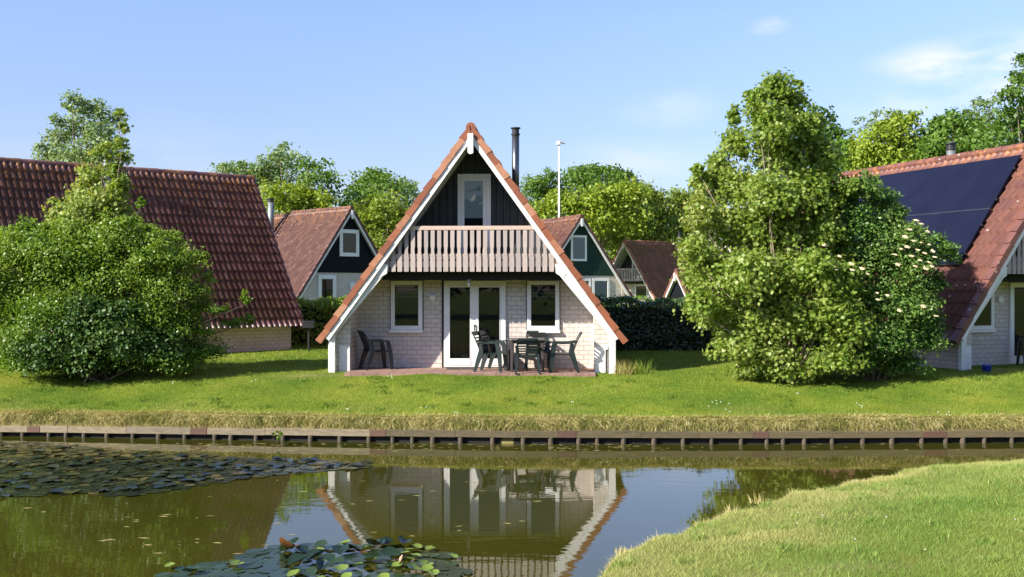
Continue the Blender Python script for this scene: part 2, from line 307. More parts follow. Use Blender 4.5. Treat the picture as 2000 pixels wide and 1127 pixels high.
def tag(o, label=None, cat=None, group=None, kind=None):
    if label: o['label'] = label
    if cat: o['category'] = cat
    if group: o['group'] = group
    if kind: o['kind'] = kind
    return o
def empty(name, loc, rz=0.0):
    o = bpy.data.objects.new(name, None); col.objects.link(o); o.location = loc; o.rotation_euler = (0, 0, rz); o.empty_display_size = 0.3; return o
def copy_tree(o, parent=None):
    c = o.copy(); col.objects.link(c); c.parent = parent
    for ch in [x for x in bpy.data.objects if x.parent == o]: copy_tree(ch, c)
    return c
def at(px, py, D): return ((px - 1000) / 2000 * D, D, CAM_Z + (556 - py) / 2000 * D)

# ------------------------------------------------------------------ ground and water
WZ = -1.0
BX = np.array([-400, -30, -10.5, -7, -4, 0, 5, 10, 16, 400.]); BY = np.array([30, 21.5, 20.45, 20.05, 19.75, 19.38, 19.36, 19.58, 20.0, 30.])
def bank_y(x): return np.interp(x, BX, BY)
QX = [0, .05, .12, .26, .45, .8, 1.5, 2.4, 3.2, 3.7, 4.2, 9, 20, 60, 700]; QZ = [-.70, -.60, -.555, -.525, -.49, -.44, -.31, -.16, -.06, -.035, -.02, -.02, .0, .0, .0]
def far_z(x, y):
    q = y - bank_y(x); z = np.interp(q, QX, QZ)
    und = 0.018 * np.sin(x * 1.1 + 0.7 * y) + 0.014 * np.sin(x * 2.3 - y * 1.7 + 1) + 0.008 * np.sin(x * 5.1 + y * 4.3)
    return z + und * np.clip(q * 2, 0, 1) * np.where(q < 3.6, 1, 0.35)
xs = np.concatenate([[-400, -200, -100, -60, -40, -25, -18], np.arange(-14, 14.01, 0.2), [18, 25, 40, 60, 100, 200, 400]])
qs = np.concatenate([[0, .0, .06, .14, .22, .3, .4], np.arange(0.5, 6, 0.14), np.arange(6, 20, 0.5), [22, 26, 32, 40, 55, 80, 120, 200, 320, 600]])
X, Q = np.meshgrid(xs, qs); Y = bank_y(X) + Q; Z = far_z(X, Y); Z[0, :] = -1.9
dry = np.interp(Q, [0, .18, .32, .5], [.9, .9, .3, 0]); nr, nc = X.shape
dry = np.clip(dry + 0.25 * np.sin(X * 1.7) * np.interp(Q, [.4, .7, 1.2], [0, 1, 0]), 0, 1)
# worn ground beside the foot of the left post
dry = np.maximum(dry, 0.85 * np.exp(-(((X + 4.6) / 0.75) ** 2 + ((Y - 23.25) / 0.28) ** 2)))
idx = np.arange(nr * nc).reshape(nr, nc)
def grid_loops(idx): return np.stack([idx[:-1, :-1], idx[:-1, 1:], idx[1:, 1:], idx[1:, :-1]], -1).reshape(-1)
lawn = np_mesh('lawn', np.stack([X, Y, Z], -1).reshape(-1, 3), grid_loops(idx), 4, M['lawn'], attrs={'dry': dry.ravel()}, smooth=True)
tag(lawn, 'mown green lawn around the holiday houses beyond the pond', None, kind='structure')

EX = np.array([-60, -12, -4, -1.5, -.4, .2, .68, 1.08, 1.52, 2.16, 2.76, 3.46, 4.36, 5.15, 6.01, 6.83, 8.42, 12, 20, 400.])
EY = np.array([-6, -3, 1.5, 4, 7, 9, 10.1, 10.99, 11.52, 12.41, 13.03, 13.71, 14.55, 15.16, 15.82, 16.27, 16.84, 17.4, 18.0, 24.])
def edge_dist(x, y):
    P = np.stack([x.ravel(), y.ravel()], -1); best = np.full(len(P), 1e9)
    for i in range(len(EX) - 1):
        a = np.array([EX[i], EY[i]]); d = np.array([EX[i + 1], EY[i + 1]]) - a; u = np.clip(((P - a) @ d) / (d @ d), 0, 1)
        best = np.minimum(best, np.hypot(*(P - a - u[:, None] * d).T))
    s = np.where(P[:, 1] < np.interp(P[:, 0], EX, EY), 1, -1)
    return (best * s).reshape(x.shape)
def near_z(x, y, e=None):
    e = edge_dist(x, y) if e is None else e
    rag = 0.05 * np.sin(x * 5.3) + 0.04 * np.sin(x * 11.7 + 1)
    e = e + rag
    z = np.where(e > 0, -.98 + .12 * (1 - np.exp(-e / .15)) + .62 * (1 - np.exp(-e / 2.9)), -.98 + e * 1.6)
    return z + (0.02 * np.sin(x * 1.9 + y) + 0.012 * np.sin(x * 4.1 - y * 3.3)) * (e > 0.2)
xs = np.concatenate([[-60, -30, -15], np.arange(-8, 11.01, 0.14), np.arange(11.5, 24, 1), [30, 60, 150, 400]])
ys = np.concatenate([[-300, -60, -20, -10, -5], np.arange(-2, 4, 0.5), np.arange(4, 19, 0.12), [20, 24.]])
X, Y = np.meshgrid(xs, ys); E_ = edge_dist(X, Y); Z = np.maximum(near_z(X, Y, E_), -2.2); nr, nc = X.shape; idx = np.arange(nr * nc).reshape(nr, nc)
pn = np.sin(X * 2.1 + 1.3 * np.sin(Y * 1.1)) * np.sin(Y * 2.7 + X * 0.4)
dry = np.clip(np.interp(E_, [0, .25, 1.0, 2.8], [.95, .7, .35, 0.0]) + 0.22 * np.clip(pn - 0.3, 0, 1), 0, 1)
def blot(x0, y0, rx, ry, a): return a * np.exp(-(((X - x0) / rx) ** 2 + ((Y - y0) / ry) ** 2))
dry = np.clip(dry + blot(2.95, 9.05, .5, .2, .75) + blot(1.75, 9.0, .4, .2, .8), 0, 1)
bank = np_mesh('near_bank', np.stack([X, Y, Z], -1).reshape(-1, 3), grid_loops(idx), 4, M['bank'], attrs={'dry': dry.ravel()}, smooth=True)
tag(bank, 'sloping grass bank in the right foreground', None, kind='structure')
water = MB().add([(-400, -60, WZ), (400, -60, WZ), (400, 40, WZ), (-400, 40, WZ)], [(0, 1, 2, 3)]).build('water', M['water'])
tag(water, 'still murky green pond water reflecting the house', None, kind='structure')
bed = MB().add([(-400, -300, -2.3), (400, -300, -2.3), (400, 45, -2.3), (-400, 45, -2.3)], [(0, 1, 2, 3)]).build('pond_bed', M['soil']); tag(bed, None, None, kind='structure')

# ------------------------------------------------------------------ grass blades
def blades(name, P, h, wd, lean, m, tint, droop=None, label=None, cat='grass'):
    n = len(P); a = rng.uniform(0, 2 * np.pi, n); d = np.stack([np.cos(a), np.sin(a), np.zeros(n)], -1)
    la = rng.uniform(0, 2 * np.pi, n); ld = np.stack([np.cos(la), np.sin(la), np.zeros(n)], -1) * (lean * h * rng.uniform(.3, 1, n))[:, None]
    if droop is not None: ld = droop
    V = np.empty((n, 3, 3)); V[:, 0] = P - d * wd[:, None] / 2; V[:, 1] = P + d * wd[:, None] / 2; V[:, 2] = P + ld; V[:, 2, 2] += h
    o = np_mesh(name, V.reshape(-1, 3), np.arange(n * 3), 3, m, attrs={'tint': np.repeat(tint, 3)})
    tag(o, label, cat, kind='stuff'); return o
def patchn(x, y): return 0.5 + 0.25 * (np.sin(x * .9 + np.sin(y * 1.3)) * np.sin(y * 1.2 + .6 * x) + np.sin(x * 3.1 - y * 2.2) * .5)
n = 170000
y = 19.4 + 5.4 * rng.random(n) ** 1.0; x = rng.uniform(-13, 13, n); q = y - bank_y(x)
k = (q > .16) & ~((x > -3.85) & (x < 1.98) & (y > 23.05)) ; x, y, q = x[k], y[k], q[k]
P = np.stack([x, y, far_z(x, y) - .004], -1); n = len(x); h = rng.uniform(.02, .045, n) * np.where(q < 1, 1.2, 1)
blades('lawn_grass', P, h, rng.uniform(.006, .012, n), .9, M['blade'], np.clip((patchn(x, y) - .5) * 1.0 + .28 + rng.uniform(0, .45, n) + np.interp(q, [.2, .7], [.4, 0]), 0, 1), label='short green grass blades of the lawn beyond the pond')
n = 60000; y = rng.uniform(24.6, 34, n); x = rng.uniform(-15, 15, n); P = np.stack([x, y, far_z(x, y) - .004], -1)
k = ~((x > -4.3) & (x < 2.4)); P = P[k]; n = len(P)
blades('lawn_grass', P, rng.uniform(.03, .07, n), rng.uniform(.012, .02, n), .9, M['blade'], rng.uniform(0.1, .8, n), label='green grass of the lawn between the houses')
n = 560000; y = 5 + 13 * rng.random(n) ** 1.15; x = rng.uniform(-.5, 12, n)
k = (np.abs(x) < y * .53 + .3) | (rng.random(n) < .5); x, y = x[k], y[k]; e = edge_dist(x, y); k = e > .0; x, y, e = x[k], y[k], e[k]
P = np.stack([x, y, near_z(x, y, e) - .006], -1); n = len(x); pn = np.sin(x * 2.1 + 1.3 * np.sin(y * 1.1)) * np.sin(y * 2.7 + x * .4)
tint = np.clip(.32 + .32 * rng.random(n) + .3 * pn * .5 + np.interp(e, [0, 1.0, 3.0], [.5, .26, -.06]) + .22 * np.sin(x * 1.3 + y * .7) * np.sin(y * 1.9 - x) + np.where(rng.random(n) < .10, .35, 0), 0, 1)
blades('bank_grass', P, rng.uniform(.02, .055, n), rng.uniform(.0035, .007, n), 1.1, M['blade_near'], tint, label='short yellowish grass blades on the near bank')
# straw along the near edge
n = 9000; i = rng.integers(5, 17, n); u = rng.random(n); x = EX[i] + (EX[i + 1] - EX[i]) * u; y = EY[i] + (EY[i + 1] - EY[i]) * u - rng.uniform(.0, .28, n)
e = edge_dist(x, y); P = np.stack([x, y, near_z(x, y, e)], -1)
dr = np.stack([rng.normal(0, .05, n), rng.normal(.03, .05, n), rng.normal(-.01, .02, n)], -1)
blades('dry_grass_fringe', P, rng.uniform(.01, .05, n), rng.uniform(.005, .011, n), 1, M['straw'], rng.uniform(.2, 1, n), droop=dr, label='dry straw tufts along the lip of the near bank', cat='dry grass')
# straw fringe on the far bank: matted mown straw on top, drooping blades over the boards
n = 52000; x = rng.uniform(-12.5, 12.5, n); q = np.abs(rng.normal(.10, .10, n)); y = bank_y(x) + q; P = np.stack([x, y, far_z(x, y) + .005], -1)
dr = np.stack([rng.normal(0, .07, n), rng.normal(-.05, .05, n), np.where(q < .2, rng.normal(-.07, .05, n), rng.normal(0, .015, n))], -1)
tn = np.clip(np.where(q < .12, rng.uniform(0, .7, n), rng.uniform(.35, 1, n)) - np.where(rng.random(n) < .25, .4, 0) + .15 * np.sin(x * 2.9), 0, 1)
blades('dry_grass_fringe', P, rng.uniform(.005, .06, n), rng.uniform(.008, .016, n), 1, M['straw'], tn, droop=dr, label='matted straw hanging over the timber edge of the far bank', cat='dry grass')
nb = 420; bx_ = rng.uniform(-12.5, 12.5, nb); i = np.repeat(np.arange(nb), 34); n = len(i); x = bx_[i] + rng.normal(0, .05, n); q = rng.uniform(.02, .16, n); y = bank_y(x) + q; P = np.stack([x, y, far_z(x, y) + .01], -1)
sw = rng.normal(0, .09, nb)[i]; ln_ = rng.uniform(.05, .17, n)
dr = np.stack([sw + rng.normal(0, .05, n), rng.normal(-.12, .03, n), -ln_], -1)
blades('drooping_grass', P, np.zeros(n), rng.uniform(.009, .016, n), 1, M['straw'], np.clip(rng.normal(.45, .3, nb)[i] + rng.normal(0, .2, n), 0, 1), droop=dr, label='bunches of long grass drooping over the timber boards', cat='dry grass')
# tall tufts
def tuft(name, x, y, z, n, h, spread, m, label, tlo=.2, thi=.9):
    P = np.stack([rng.normal(x, spread * .4, n), rng.normal(y, spread * .4, n), np.full(n, z)], -1)
    lean = np.stack([rng.normal(0, .28, n) * h, rng.normal(0, .28, n) * h, np.zeros(n)], -1)
    o = blades(name, P, rng.uniform(.5, 1, n) * h, rng.uniform(.010, .018, n), 1, m, rng.uniform(tlo, thi, n), droop=lean, label=None)
    del o['kind']; tag(o, label, 'grass tuft'); return o
tuft('grass_tuft', 2.55, 23.3, -.06, 160, .42, .26, M['straw'], 'tall pale grass tuft beside the right white post of the centre house', .2, .7)
tuft('grass_tuft', 2.95, 23.5, -.06, 120, .42, .3, M['blade'], 'tall green grass clump right of the pale tuft by the centre house')
for px, py, D, hh, lb in ((1428, 992, 12.95, .13, 'thin upright straw stalk on the lip of the near bank below the maple reflection'), (1484, 972, 13.55, .17, 'forked straw stalk further along the lip of the near bank'),
                          (1215, 1080, 11.0, .10, 'clump of dead grass at the lip of the near bank close to the bottom edge')):
    p = at(px, py, D); tuft('grass_tuft', p[0], p[1], -.88, 26, hh, .12, M['straw'], lb, .3, 1)
n = 5200; y = 20.2 + 4 * rng.random(n); cx_ = rng.uniform(-12, 12, 90); cy_ = rng.uniform(20.3, 23.6, 90); i = rng.integers(0, 90, n); x = cx_[i] + rng.normal(0, .09, n); y = cy_[i] + rng.normal(0, .07, n)
k = ~((x > -4.1) & (x < 2.3) & (y > 22.9)); x, y = x[k], y[k]; n = len(x)
blades('weed_tufts', np.stack([x, y, far_z(x, y)], -1), rng.uniform(.04, .085, n), rng.uniform(.010, .018, n), 1.1, M['blade'], rng.uniform(0, .35, n), label='darker weed tufts dotted about the far lawn', cat='weeds')
n = 9000; cx_ = rng.uniform(.5, 9, 150); cy_ = rng.uniform(7, 16, 150); i = rng.integers(0, 150, n); x = cx_[i] + rng.normal(0, .06, n); y = cy_[i] + rng.normal(0, .06, n); e = edge_dist(x, y); k = e > .1; x, y, e = x[k], y[k], e[k]; n = len(x)
blades('weed_tufts', np.stack([x, y, near_z(x, y, e)], -1), rng.uniform(.04, .09, n), rng.uniform(.006, .012, n), 1.2, M['blade_near'], np.clip(.35 + rng.normal(0, .3, n), 0, 1), label='coarser grass tufts dotted about the near bank', cat='weeds')
# daisies
V = []; F = []
for px, py in ((1412, 788), (1398, 790), (1386, 793), (1683, 792), (1690, 796), (1850, 808), (1846, 811), (1424, 807), (760, 736), (770, 738), (680, 803), (828, 799), (890, 808), (1120, 786), (1560, 770), (500, 744), (330, 752)):
    D = 556; q = None
    for D in np.arange(19.6, 24, .05):
        z = CAM_Z - (py - 556) / 2000 * D
        if z <= far_z(np.array((px - 1000) / 2000 * D), np.array(D)) + .03: break
    for j in range(2):
        X0 = (px - 1000) / 2000 * D + rng.normal(0, .05); Y0 = D + rng.normal(0, .08); z0 = float(far_z(np.array(X0), np.array(Y0))) + .05
        k = len(V); V += [(X0 + .012 * math.cos(a * math.pi / 3), Y0 + .012 * math.sin(a * math.pi / 3), z0 + .008 * math.sin(a * math.pi / 3)) for a in range(6)]; F.append(tuple(range(k, k + 6)))
for j in range(9):
    X0 = rng.uniform(3, 5.5); Y0 = rng.uniform(8.5, 12); z0 = float(near_z(np.array([X0]), np.array([Y0]))[0]) + .06
    if abs(X0) > Y0 * .5: continue
    k = len(V); V += [(X0 + .009 * math.cos(a * math.pi / 3), Y0 + .012 * math.sin(a * math.pi / 3), z0 + .004 * math.sin(a)) for a in range(6)]; F.append(tuple(range(k, k + 6)))
d = MB().add(V, F).build('daisies', M['daisy']); tag(d, 'tiny white daisies scattered in the grass', 'flowers', kind='stuff')

# ------------------------------------------------------------------ timber bank edging
edging = empty('bank_edging', (0, 19.4, WZ)); tag(edging, 'low timber revetment of planks and piles along the far bank', 'bank edging')
def on_edge(px, off=0.0):
    for D in np.arange(18.6, 22, .01):
        if D >= bank_y((px - 1000) / 2000 * D) + off: return (px - 1000) / 2000 * D, D
    return (px - 1000) / 2000 * D, D
cuts = [-120, 58, 82, 136, 250, 375, 407, 520, 724, 755, 890, 1010, 1090, 1125, 1252, 1365, 1470, 1500, 1625, 1800, 1845, 1960, 2120]
redset = {(58, 82), (375, 407), (724, 755), (1090, 1125), (1470, 1500), (1800, 1845)}
for a, b_ in zip(cuts[:-1], cuts[1:]):
    xa, _ = on_edge(a); xb, _ = on_edge(b_ - .4); ya = float(bank_y(xa)) - .045; yb = float(bank_y(xb)) - .045
    zt = float(np.interp((a + b_) / 2, [0, 1000, 2000], [-.79, -.74, -.775])) + random.uniform(-.012, .010); zb = float(np.interp((a + b_) / 2, [0, 1000, 2000], [-.915, -.875, -.895]))
    red = (a, b_) in redset; dy = -.006 if red else 0
    m_ = MB(); m_.add([(xa, ya + dy - .04, zb), (xb, yb + dy - .04, zb), (xb, yb + .04, zb), (xa, ya + .04, zb), (xa, ya + dy - .04, zt), (xb, yb + dy - .04, zt), (xb, yb + .04, zt), (xa, ya + .04, zt)],
                      [(0, 3, 2, 1), (4, 5, 6, 7), (0, 1, 5, 4), (1, 2, 6, 5), (2, 3, 7, 6), (3, 0, 4, 7)])
    for v in range(len(m_.v)): m_.v[v] = (m_.v[v][0], m_.v[v][1] - 19.4, m_.v[v][2] - WZ)
    o = m_.build('plank', M['plank_red' if red else 'plank_pale' if a < 700 else 'plank'], edging, bevel=.006)
    if red: o['label'] = 'short reddish joining board'
for px in (3, 45, 95, 129, 165, 210, 260, 310, 361, 420, 451, 500, 552, 607, 665, 720, 767, 805, 845, 900, 962, 1022, 1075, 1130, 1166, 1217, 1278, 1334, 1390, 1448, 1497, 1530, 1570, 1625, 1684, 1741, 1800, 1846, 1881, 1923, 1976):
    x_, y_ = on_edge(px, -.05); r_ = random.uniform(.038, .052); zt = float(np.interp(px, [0, 1000, 2000], [-.915, -.875, -.895])) - .003
    MB().tube([(x_, y_ - 19.4, -.7), (x_ + random.uniform(-.01, .01), y_ - 19.4, zt - WZ - .015), (x_, y_ - 19.4, zt - WZ)], [r_, r_, r_ * .8], 10).build('pile', M['pile'], edging, smooth=False)
MB().add([(-14, 1.3, -.6), (14, .55, -.6), (14, .55, .2), (-14, 1.3, .2)], [(0, 1, 2, 3)])
bb = MB()
for i in range(60):
    xa, xb = -13 + i * .45, -13 + (i + 1) * .45
    bb.add([(xa, float(bank_y(xa)) - 19.4 - .002, -.6), (xb, float(bank_y(xb)) - 19.4 - .002, -.6), (xb, float(bank_y(xb)) - 19.4 - .002, .13), (xa, float(bank_y(xa)) - 19.4 - .002, .13)], [(0, 1, 2, 3)])
bb.build('gap_shade', M['dark_beam'], edging)  # near-black sheet behind the piles, painting the shaded gap under the planks

# ------------------------------------------------------------------ the houses
TH = math.atan(1.397); CT, ST = math.cos(TH), math.sin(TH); AP = 5.71; S = 6.10
def P2(side, s, perp): return (side * (s * CT - perp * ST), AP - s * ST - perp * CT)
def strip(side, s0, s1, p0, p1):  # polygon in the gable plane between two distances along the slope
    a0 = max(s0, p0 * math.tan(TH)); a1 = max(s0, p1 * math.tan(TH))
    return [P2(side, a0, p0), P2(side, s1, p0), P2(side, s1, p1), P2(side, a1, p1)]
def roof_side(side, Ln, pitch_t, pitch_s, amp, lich_ridge=1.0):
    ncol = int(round(Ln / pitch_t)); k = 8; prof = [0, .10, .62, .93, 1.0, .93, .62, .10]
    rows = int(round((S - .05) / pitch_s)); rs = (S - .05) / rows
    t = np.arange(ncol * k + 1) / k * (Ln / ncol); h = np.array([prof[i % k] for i in range(ncol * k + 1)]) * amp
    tr = rng.random((rows, ncol + 1)); V = []; T = []; Lc = []
    cidx = np.minimum((np.arange(ncol * k + 1)) // k, ncol)
    drift = 0
    for r in range(rows):
        for j, lift in ((0, -.012), (1, .050)):
            s = .05 + (r + j) * rs; perp = .05 - h - lift + rng.normal(0, .0015, len(t))
            u = side * (s * CT - perp * ST); wv = AP - s * ST - perp * CT
            V.append(np.stack([u, t, wv], -1)); T.append(tr[r][cidx])
            dr_ = math.exp(-s / .55) * lich_ridge + .55 * np.exp(-t / .25) * math.exp(-s / 1.2) + .22 * math.exp(-s / 3)
            Lc.append(np.clip(dr_ + 0 * t, 0, 1))
    V = np.concatenate(V); T = np.concatenate(T); Lc = np.concatenate(Lc); nr = rows * 2; nc = len(t)
    idx = np.arange(nr * nc).reshape(nr, nc)
    if side > 0: idx = idx[:, ::-1]
    return V, grid_loops(idx), T, Lc
def flue(name, parent, u, v, wbase, wtop, r, m, cap=True, collar=None):
    b = MB().tube([(u, v, wbase), (u, v, wtop - .16)], r, 14); f = b.build(name, m, parent, smooth=True)
    c = MB().tube([(u, v, wtop - .20), (u, v, wtop - .165)], r * 1.22, 14); c.tube([(u, v, wtop - .165), (u, v, wtop - .03)], r * .98, 14); c.tube([(u, v, wtop - .03), (u, v, wtop)], r * 1.35, 14)
    c.build('flue_cap', M['black_metal'] if collar is None or collar != 'w' else M['flash'], f)
    s = MB().tube([(u, v, wbase), (u, v, wbase + .45)], [r * 2.0, r * 1.25], 14); s.build('flashing', M['blue_collar'] if collar == 'b' else M['flash'], f)
    return f
def unit_window(parent, u0, u1, w0, w1, v, fw=.09, blind=None, sill=True, name='window', stile=None, open_=False):
    f = MB(); a, b = v - .06, v + .0
    f.box(u0, u1, a, b, w1 - fw, w1); f.box(u0, u1, a, b, w0, w0 + fw); f.box(u0, u0 + fw, a, b, w0 + fw, w1 - fw); f.box(u1 - fw, u1, a, b, w0 + fw, w1 - fw)
    if stile: f.box(stile[0], stile[1], a - .004, b, w0 + fw, w1 - fw)
    fo = f.build(name, M['white'], parent, bevel=.006)
    MB().box(u0 + fw * .6, u1 - fw * .6, v - .012, v - .006, w0 + fw * .6, w1 - fw * .6).build('room_shade', M['interior'], fo)
    return fo
def pane(parent, u0, u1, w0, w1, v, blind=None):
    MB().add([(u0, v, w0), (u1, v, w0), (u1, v, w1), (u0, v, w1)], [(0, 1, 2, 3)]).build('pane', M['glass'], parent)
    if blind:
        kind, frac = blind; wb = w1 - (w1 - w0) * frac; b = MB()
        if kind == 'pleat':
            n_ = 4
            for i in range(n_):
                z1 = w1 - (w1 - wb) * i / n_; z0 = w1 - (w1 - wb) * (i + .62) / n_; b.box(u0, u1, v + .012, v + .016, z0, z1)
            b.build('blind', M['blind_dim'], parent)
        elif kind == 'curtain':
            n_ = 14
            vs = []; fs = []
            for i in range(n_ + 1):
                uu = u0 + (u1 - u0) * i / n_; vv = v + .02 + .0015 * (i % 2); vs += [(uu, vv, wb), (uu, vv, w1)]
            fs = [(2 * i, 2 * i + 2, 2 * i + 3, 2 * i + 1) for i in range(n_)]; b.add(vs, fs).build('curtain', M['curtain'], parent)
        else: b.box(u0, u1, v + .012, v + .016, wb, w1).build('blind', M['blind'], parent)
def under(u, d=.16): return AP - 1.397 * abs(u) - d / CT

def house(name, label, pose, Ln, tile, front='balcony', pitch_t=.20, pitch_s=.355, amp=.045, clad='clad', group=None, base=-.06, verge='tile_verge', brick='brick', balus=True, side_front=True, rec=1.18):
    x, y, a, g = pose
    h = empty(name, (x, y, g), R(a)); tag(h, label, 'house', group)
    # roof
    parts = []
    V1, L1, T1, C1 = roof_side(-1, Ln, pitch_t, pitch_s, amp); V2, L2, T2, C2 = roof_side(1, Ln, pitch_t, pitch_s, amp)
    roof = np_mesh('roof', np.concatenate([V1, V2]), np.concatenate([L1, L2 + len(V1)]), 4, M[tile], h, attrs={'tint': np.concatenate([T1, T2]), 'lichen': np.concatenate([C1, C2])})
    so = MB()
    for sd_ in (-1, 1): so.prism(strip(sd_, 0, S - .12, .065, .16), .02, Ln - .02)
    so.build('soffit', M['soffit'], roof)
    rt = MB(); nn = int(Ln / .4)
    for i in range(nn):
        v0 = i * Ln / nn; v1 = (i + 1) * Ln / nn + .02; jit = random.uniform(-.006, .006)
        rt.tube([(0, v0, AP - .09 + jit), (0, v1, AP - .09 + jit)], [.118, .104], 12, tint=random.random(), lich=random.uniform(.2, 1) if front != 'balcony' or name != 'centre' else .2)
    rt.build('ridge_tiles', M[verge if front == 'balcony' else tile], roof)
    for ve, v0, v1 in ((0, -.02, .17), (1, Ln - .17, Ln + .02)):
        vt = MB(); rows = 17; rs = (S - .04) / rows
        for sd_ in (-1, 1):
            for r_ in range(rows):
                s0 = .06 + r_ * rs; s1 = s0 + rs + .02; p0a = -.002; p0b = -.034; tn = random.random() ** 1.3
                a0 = max(s0, .0); lo = .128
                pts = [P2(sd_, a0, p0a), P2(sd_, s1, p0b), P2(sd_, s1, lo - .012), P2(sd_, max(a0, lo * math.tan(TH)), lo)]
                dv = .012 * (r_ % 2) + random.uniform(0, .004)
                vt.prism(pts, v0 - dv if ve == 0 else v0, v1, tint=tn, lich=.15 if r_ > 2 else .5)
        vt.build('verge_tiles', M[verge], roof)
    for ve, v0, v1 in ((0, .0, .028), (1, Ln - .028, Ln)):
        for sd_ in (-1, 1):
            MB().prism(strip(sd_, 0, S - .13, .132, .232), v0, v1).build('bargeboard', M['white'], h)
    kb = MB().prism([(-.065, 5.47), (.065, 5.47), (.065, 5.03), (.03, 5.00), (-.03, 5.00), (-.065, 5.03)], -.02 - .07, .0); kb.build('ridge_board', M['white'], h, bevel=.008)
    # side walls
    v0 = .25 if front == 'balcony' else .28
    for sd_ in (-1, 1):
        MB().prism([(sd_ * 2.84, base - .8), (sd_ * 3.2, base - .8), (sd_ * 3.2, under(3.2)), (sd_ * 2.84, under(2.84))], v0, Ln - .25).build('side_wall', M[brick if sd_ > 0 or not side_front else 'brick_side' if not side_front else brick], h)
    vb = Ln - .28   # back gable
    MB().prism([(-2.84, base), (2.84, base), (2.84, under(2.84)), (0, under(0)), (-2.84, under(2.84))], vb - .2, vb).build('back_wall', M[brick], h)
    vw = rec if front == 'balcony' else .30
    wl = 2.12; ul = (under(0) - wl) / 1.397
    MB().prism([(-2.84, base - .8), (2.84, base - .8), (2.84, under(2.84)), (ul, wl), (-ul, wl), (-2.84, under(2.84))], vw, vw + .25).build('front_wall', M[brick], h)
    dv = -.035 if front == 'balcony' else -.03
    MB().prism([(-ul, wl), (ul, wl), (0, under(0))], vw + dv, vw + .2).build('cladding', M[clad], h)
    return h, vw

def balcony_front(h, vw, detail=True):
    # white bent frames at the eaves, knee pieces
    for sd_ in (-1, 1):
        fr_ = MB()
        s_k = (AP - 2.60) / ST
        fr_.prism([P2(sd_, s_k, .236), P2(sd_, S - .20, .236), (sd_ * 3.315, .02 + .70), (sd_ * 3.315, .66), (sd_ * 3.165, .66), (sd_ * 3.165, .85), P2(sd_, s_k + .1, .385)], .06, .16)
        fr_.prism([(sd_ * 3.315, .66), (sd_ * 3.315, -.12), (sd_ * 3.165, -.12), (sd_ * 3.165, .66)], .06, .16)
        fr_.build('eave_frame', M['white_worn'], h)
        kx = (under(0, .236) - 2.48) / 1.397
        MB().prism([(sd_ * kx, 2.48), (sd_ * 1.93, 2.48), (sd_ * 1.95, 2.27), (sd_ * 2.13, 2.16), (sd_ * (kx + .16), 2.27)], .05, .155).build('knee_board', M['white_worn'], h)
        MB().box(min(sd_ * 2.85, sd_ * 3.10), max(sd_ * 2.85, sd_ * 3.10), .235, .262, -.1, .585).build('plinth_panel', M['white_worn'], h)
    # balcony floor and beam
    ud = (under(0) - 2.3) / 1.397
    MB().prism([(-ud, 2.30), (ud, 2.30), (ud - .15, 2.50), (-ud + .15, 2.50)], .20, vw).build('balcony_floor', M['dark_beam'], h)
    MB().box(-2.22, 2.22, .42, .54, 2.13, 2.298).build('floor_beam', M['dark_beam'], h)
    bal = MB()
    # hand rail, two lower rails
    def cl(wv, d=.16): return (under(0, d) - wv) / 1.397
    r0 = MB().prism([(-cl(3.26), 3.27), (cl(3.26), 3.27), (cl(3.36), 3.365), (-cl(3.36), 3.365)], .10, .20).build('balustrade', M['rail'], h, bevel=.008)
    for w0, w1 in ((2.60, 2.72), (2.42, 2.56)):
        MB().prism([(-cl(w0), w0), (cl(w0), w0), (cl(w1), w1), (-cl(w1), w1)], .145, .185).build('lower_rail', M['rail'], r0)
    pitch = .1525
    for i in range(-13, 14):
        u = i * pitch + .02
        prof = [(2.31, .052), (2.33, .055), (2.60, .055), (2.70, .047), (2.78, .036), (2.83, .036), (2.90, .047), (3.27, .047)]
        def trim(uu): return under(uu, .163)
        lft = [(u - hw, z) for z, hw in prof]; rgt = [(u + hw, z) for z, hw in prof]
        ztopL, ztopR = trim(u - .05), trim(u + .05)
        if max(ztopL, ztopR) < 2.42: continue
        if min(ztopL, ztopR) < 3.27:
            def cut(side_pts):
                o_ = []
                for j, (a, z) in enumerate(side_pts):
                    zt = trim(a)
                    if z <= zt: o_.append((a, z))
                    else:
                        if not o_: break
                        pa, pz = o_[-1]; f_ = (trim(pa) - pz) / max(1e-6, (z - pz) + (trim(pa) - zt)); f_ = max(0, min(1, f_)); o_.append((pa + (a - pa) * f_, pz + (z - pz) * f_)); break
                return o_
            lft, rgt = cut(lft), cut(rgt)
            if len(lft) + len(rgt) < 5 or not lft or not rgt: continue
        MB().prism(lft + rgt[::-1], .112, .140).build('baluster', M['baluster'], r0)
    # baluster posts
    for u in (-1.37, 1.37, -.02 + .32): MB().box(u - .035, u + .035, .148, .21, 2.50, min(3.27, under(abs(u) + .04, .17))).build('post', M['rail'], r0)

# --- centre house
cpose = (-.945, 23.5, -2.5, 0.0)
ch, vw = house('brick_house', 'A-frame house in the middle with orange verge tiles, cream brick and a wooden balcony', cpose, 10.5, 'tile_centre')
balcony_front(ch, vw)
d = unit_window(ch, -.745, .745, .03, 2.105, vw, fw=.125, name='garden_door', stile=(-.115, .095))
MB().box(-.80, -.75, vw - .015, vw, .0, 2.12).build('trim', M['dark_beam'], d)
for u0, u1 in ((-.60, -.115), (.095, .60)):
    lf = MB(); a_, b_ = vw - .072, vw - .045
    lf.box(u0 - .02, u0, a_, b_, .20, 1.98); lf.box(u1, u1 + .02, a_, b_, .20, 1.98); lf.box(u0 - .02, u1 + .02, a_, b_, .07, .235); lf.box(u0, u1, a_, b_, 1.945, 1.98)
    q = lf.build('door_leaf', M['white'], d, bevel=.004); pane(q, u0, u1, .235, 1.945, vw - .040)
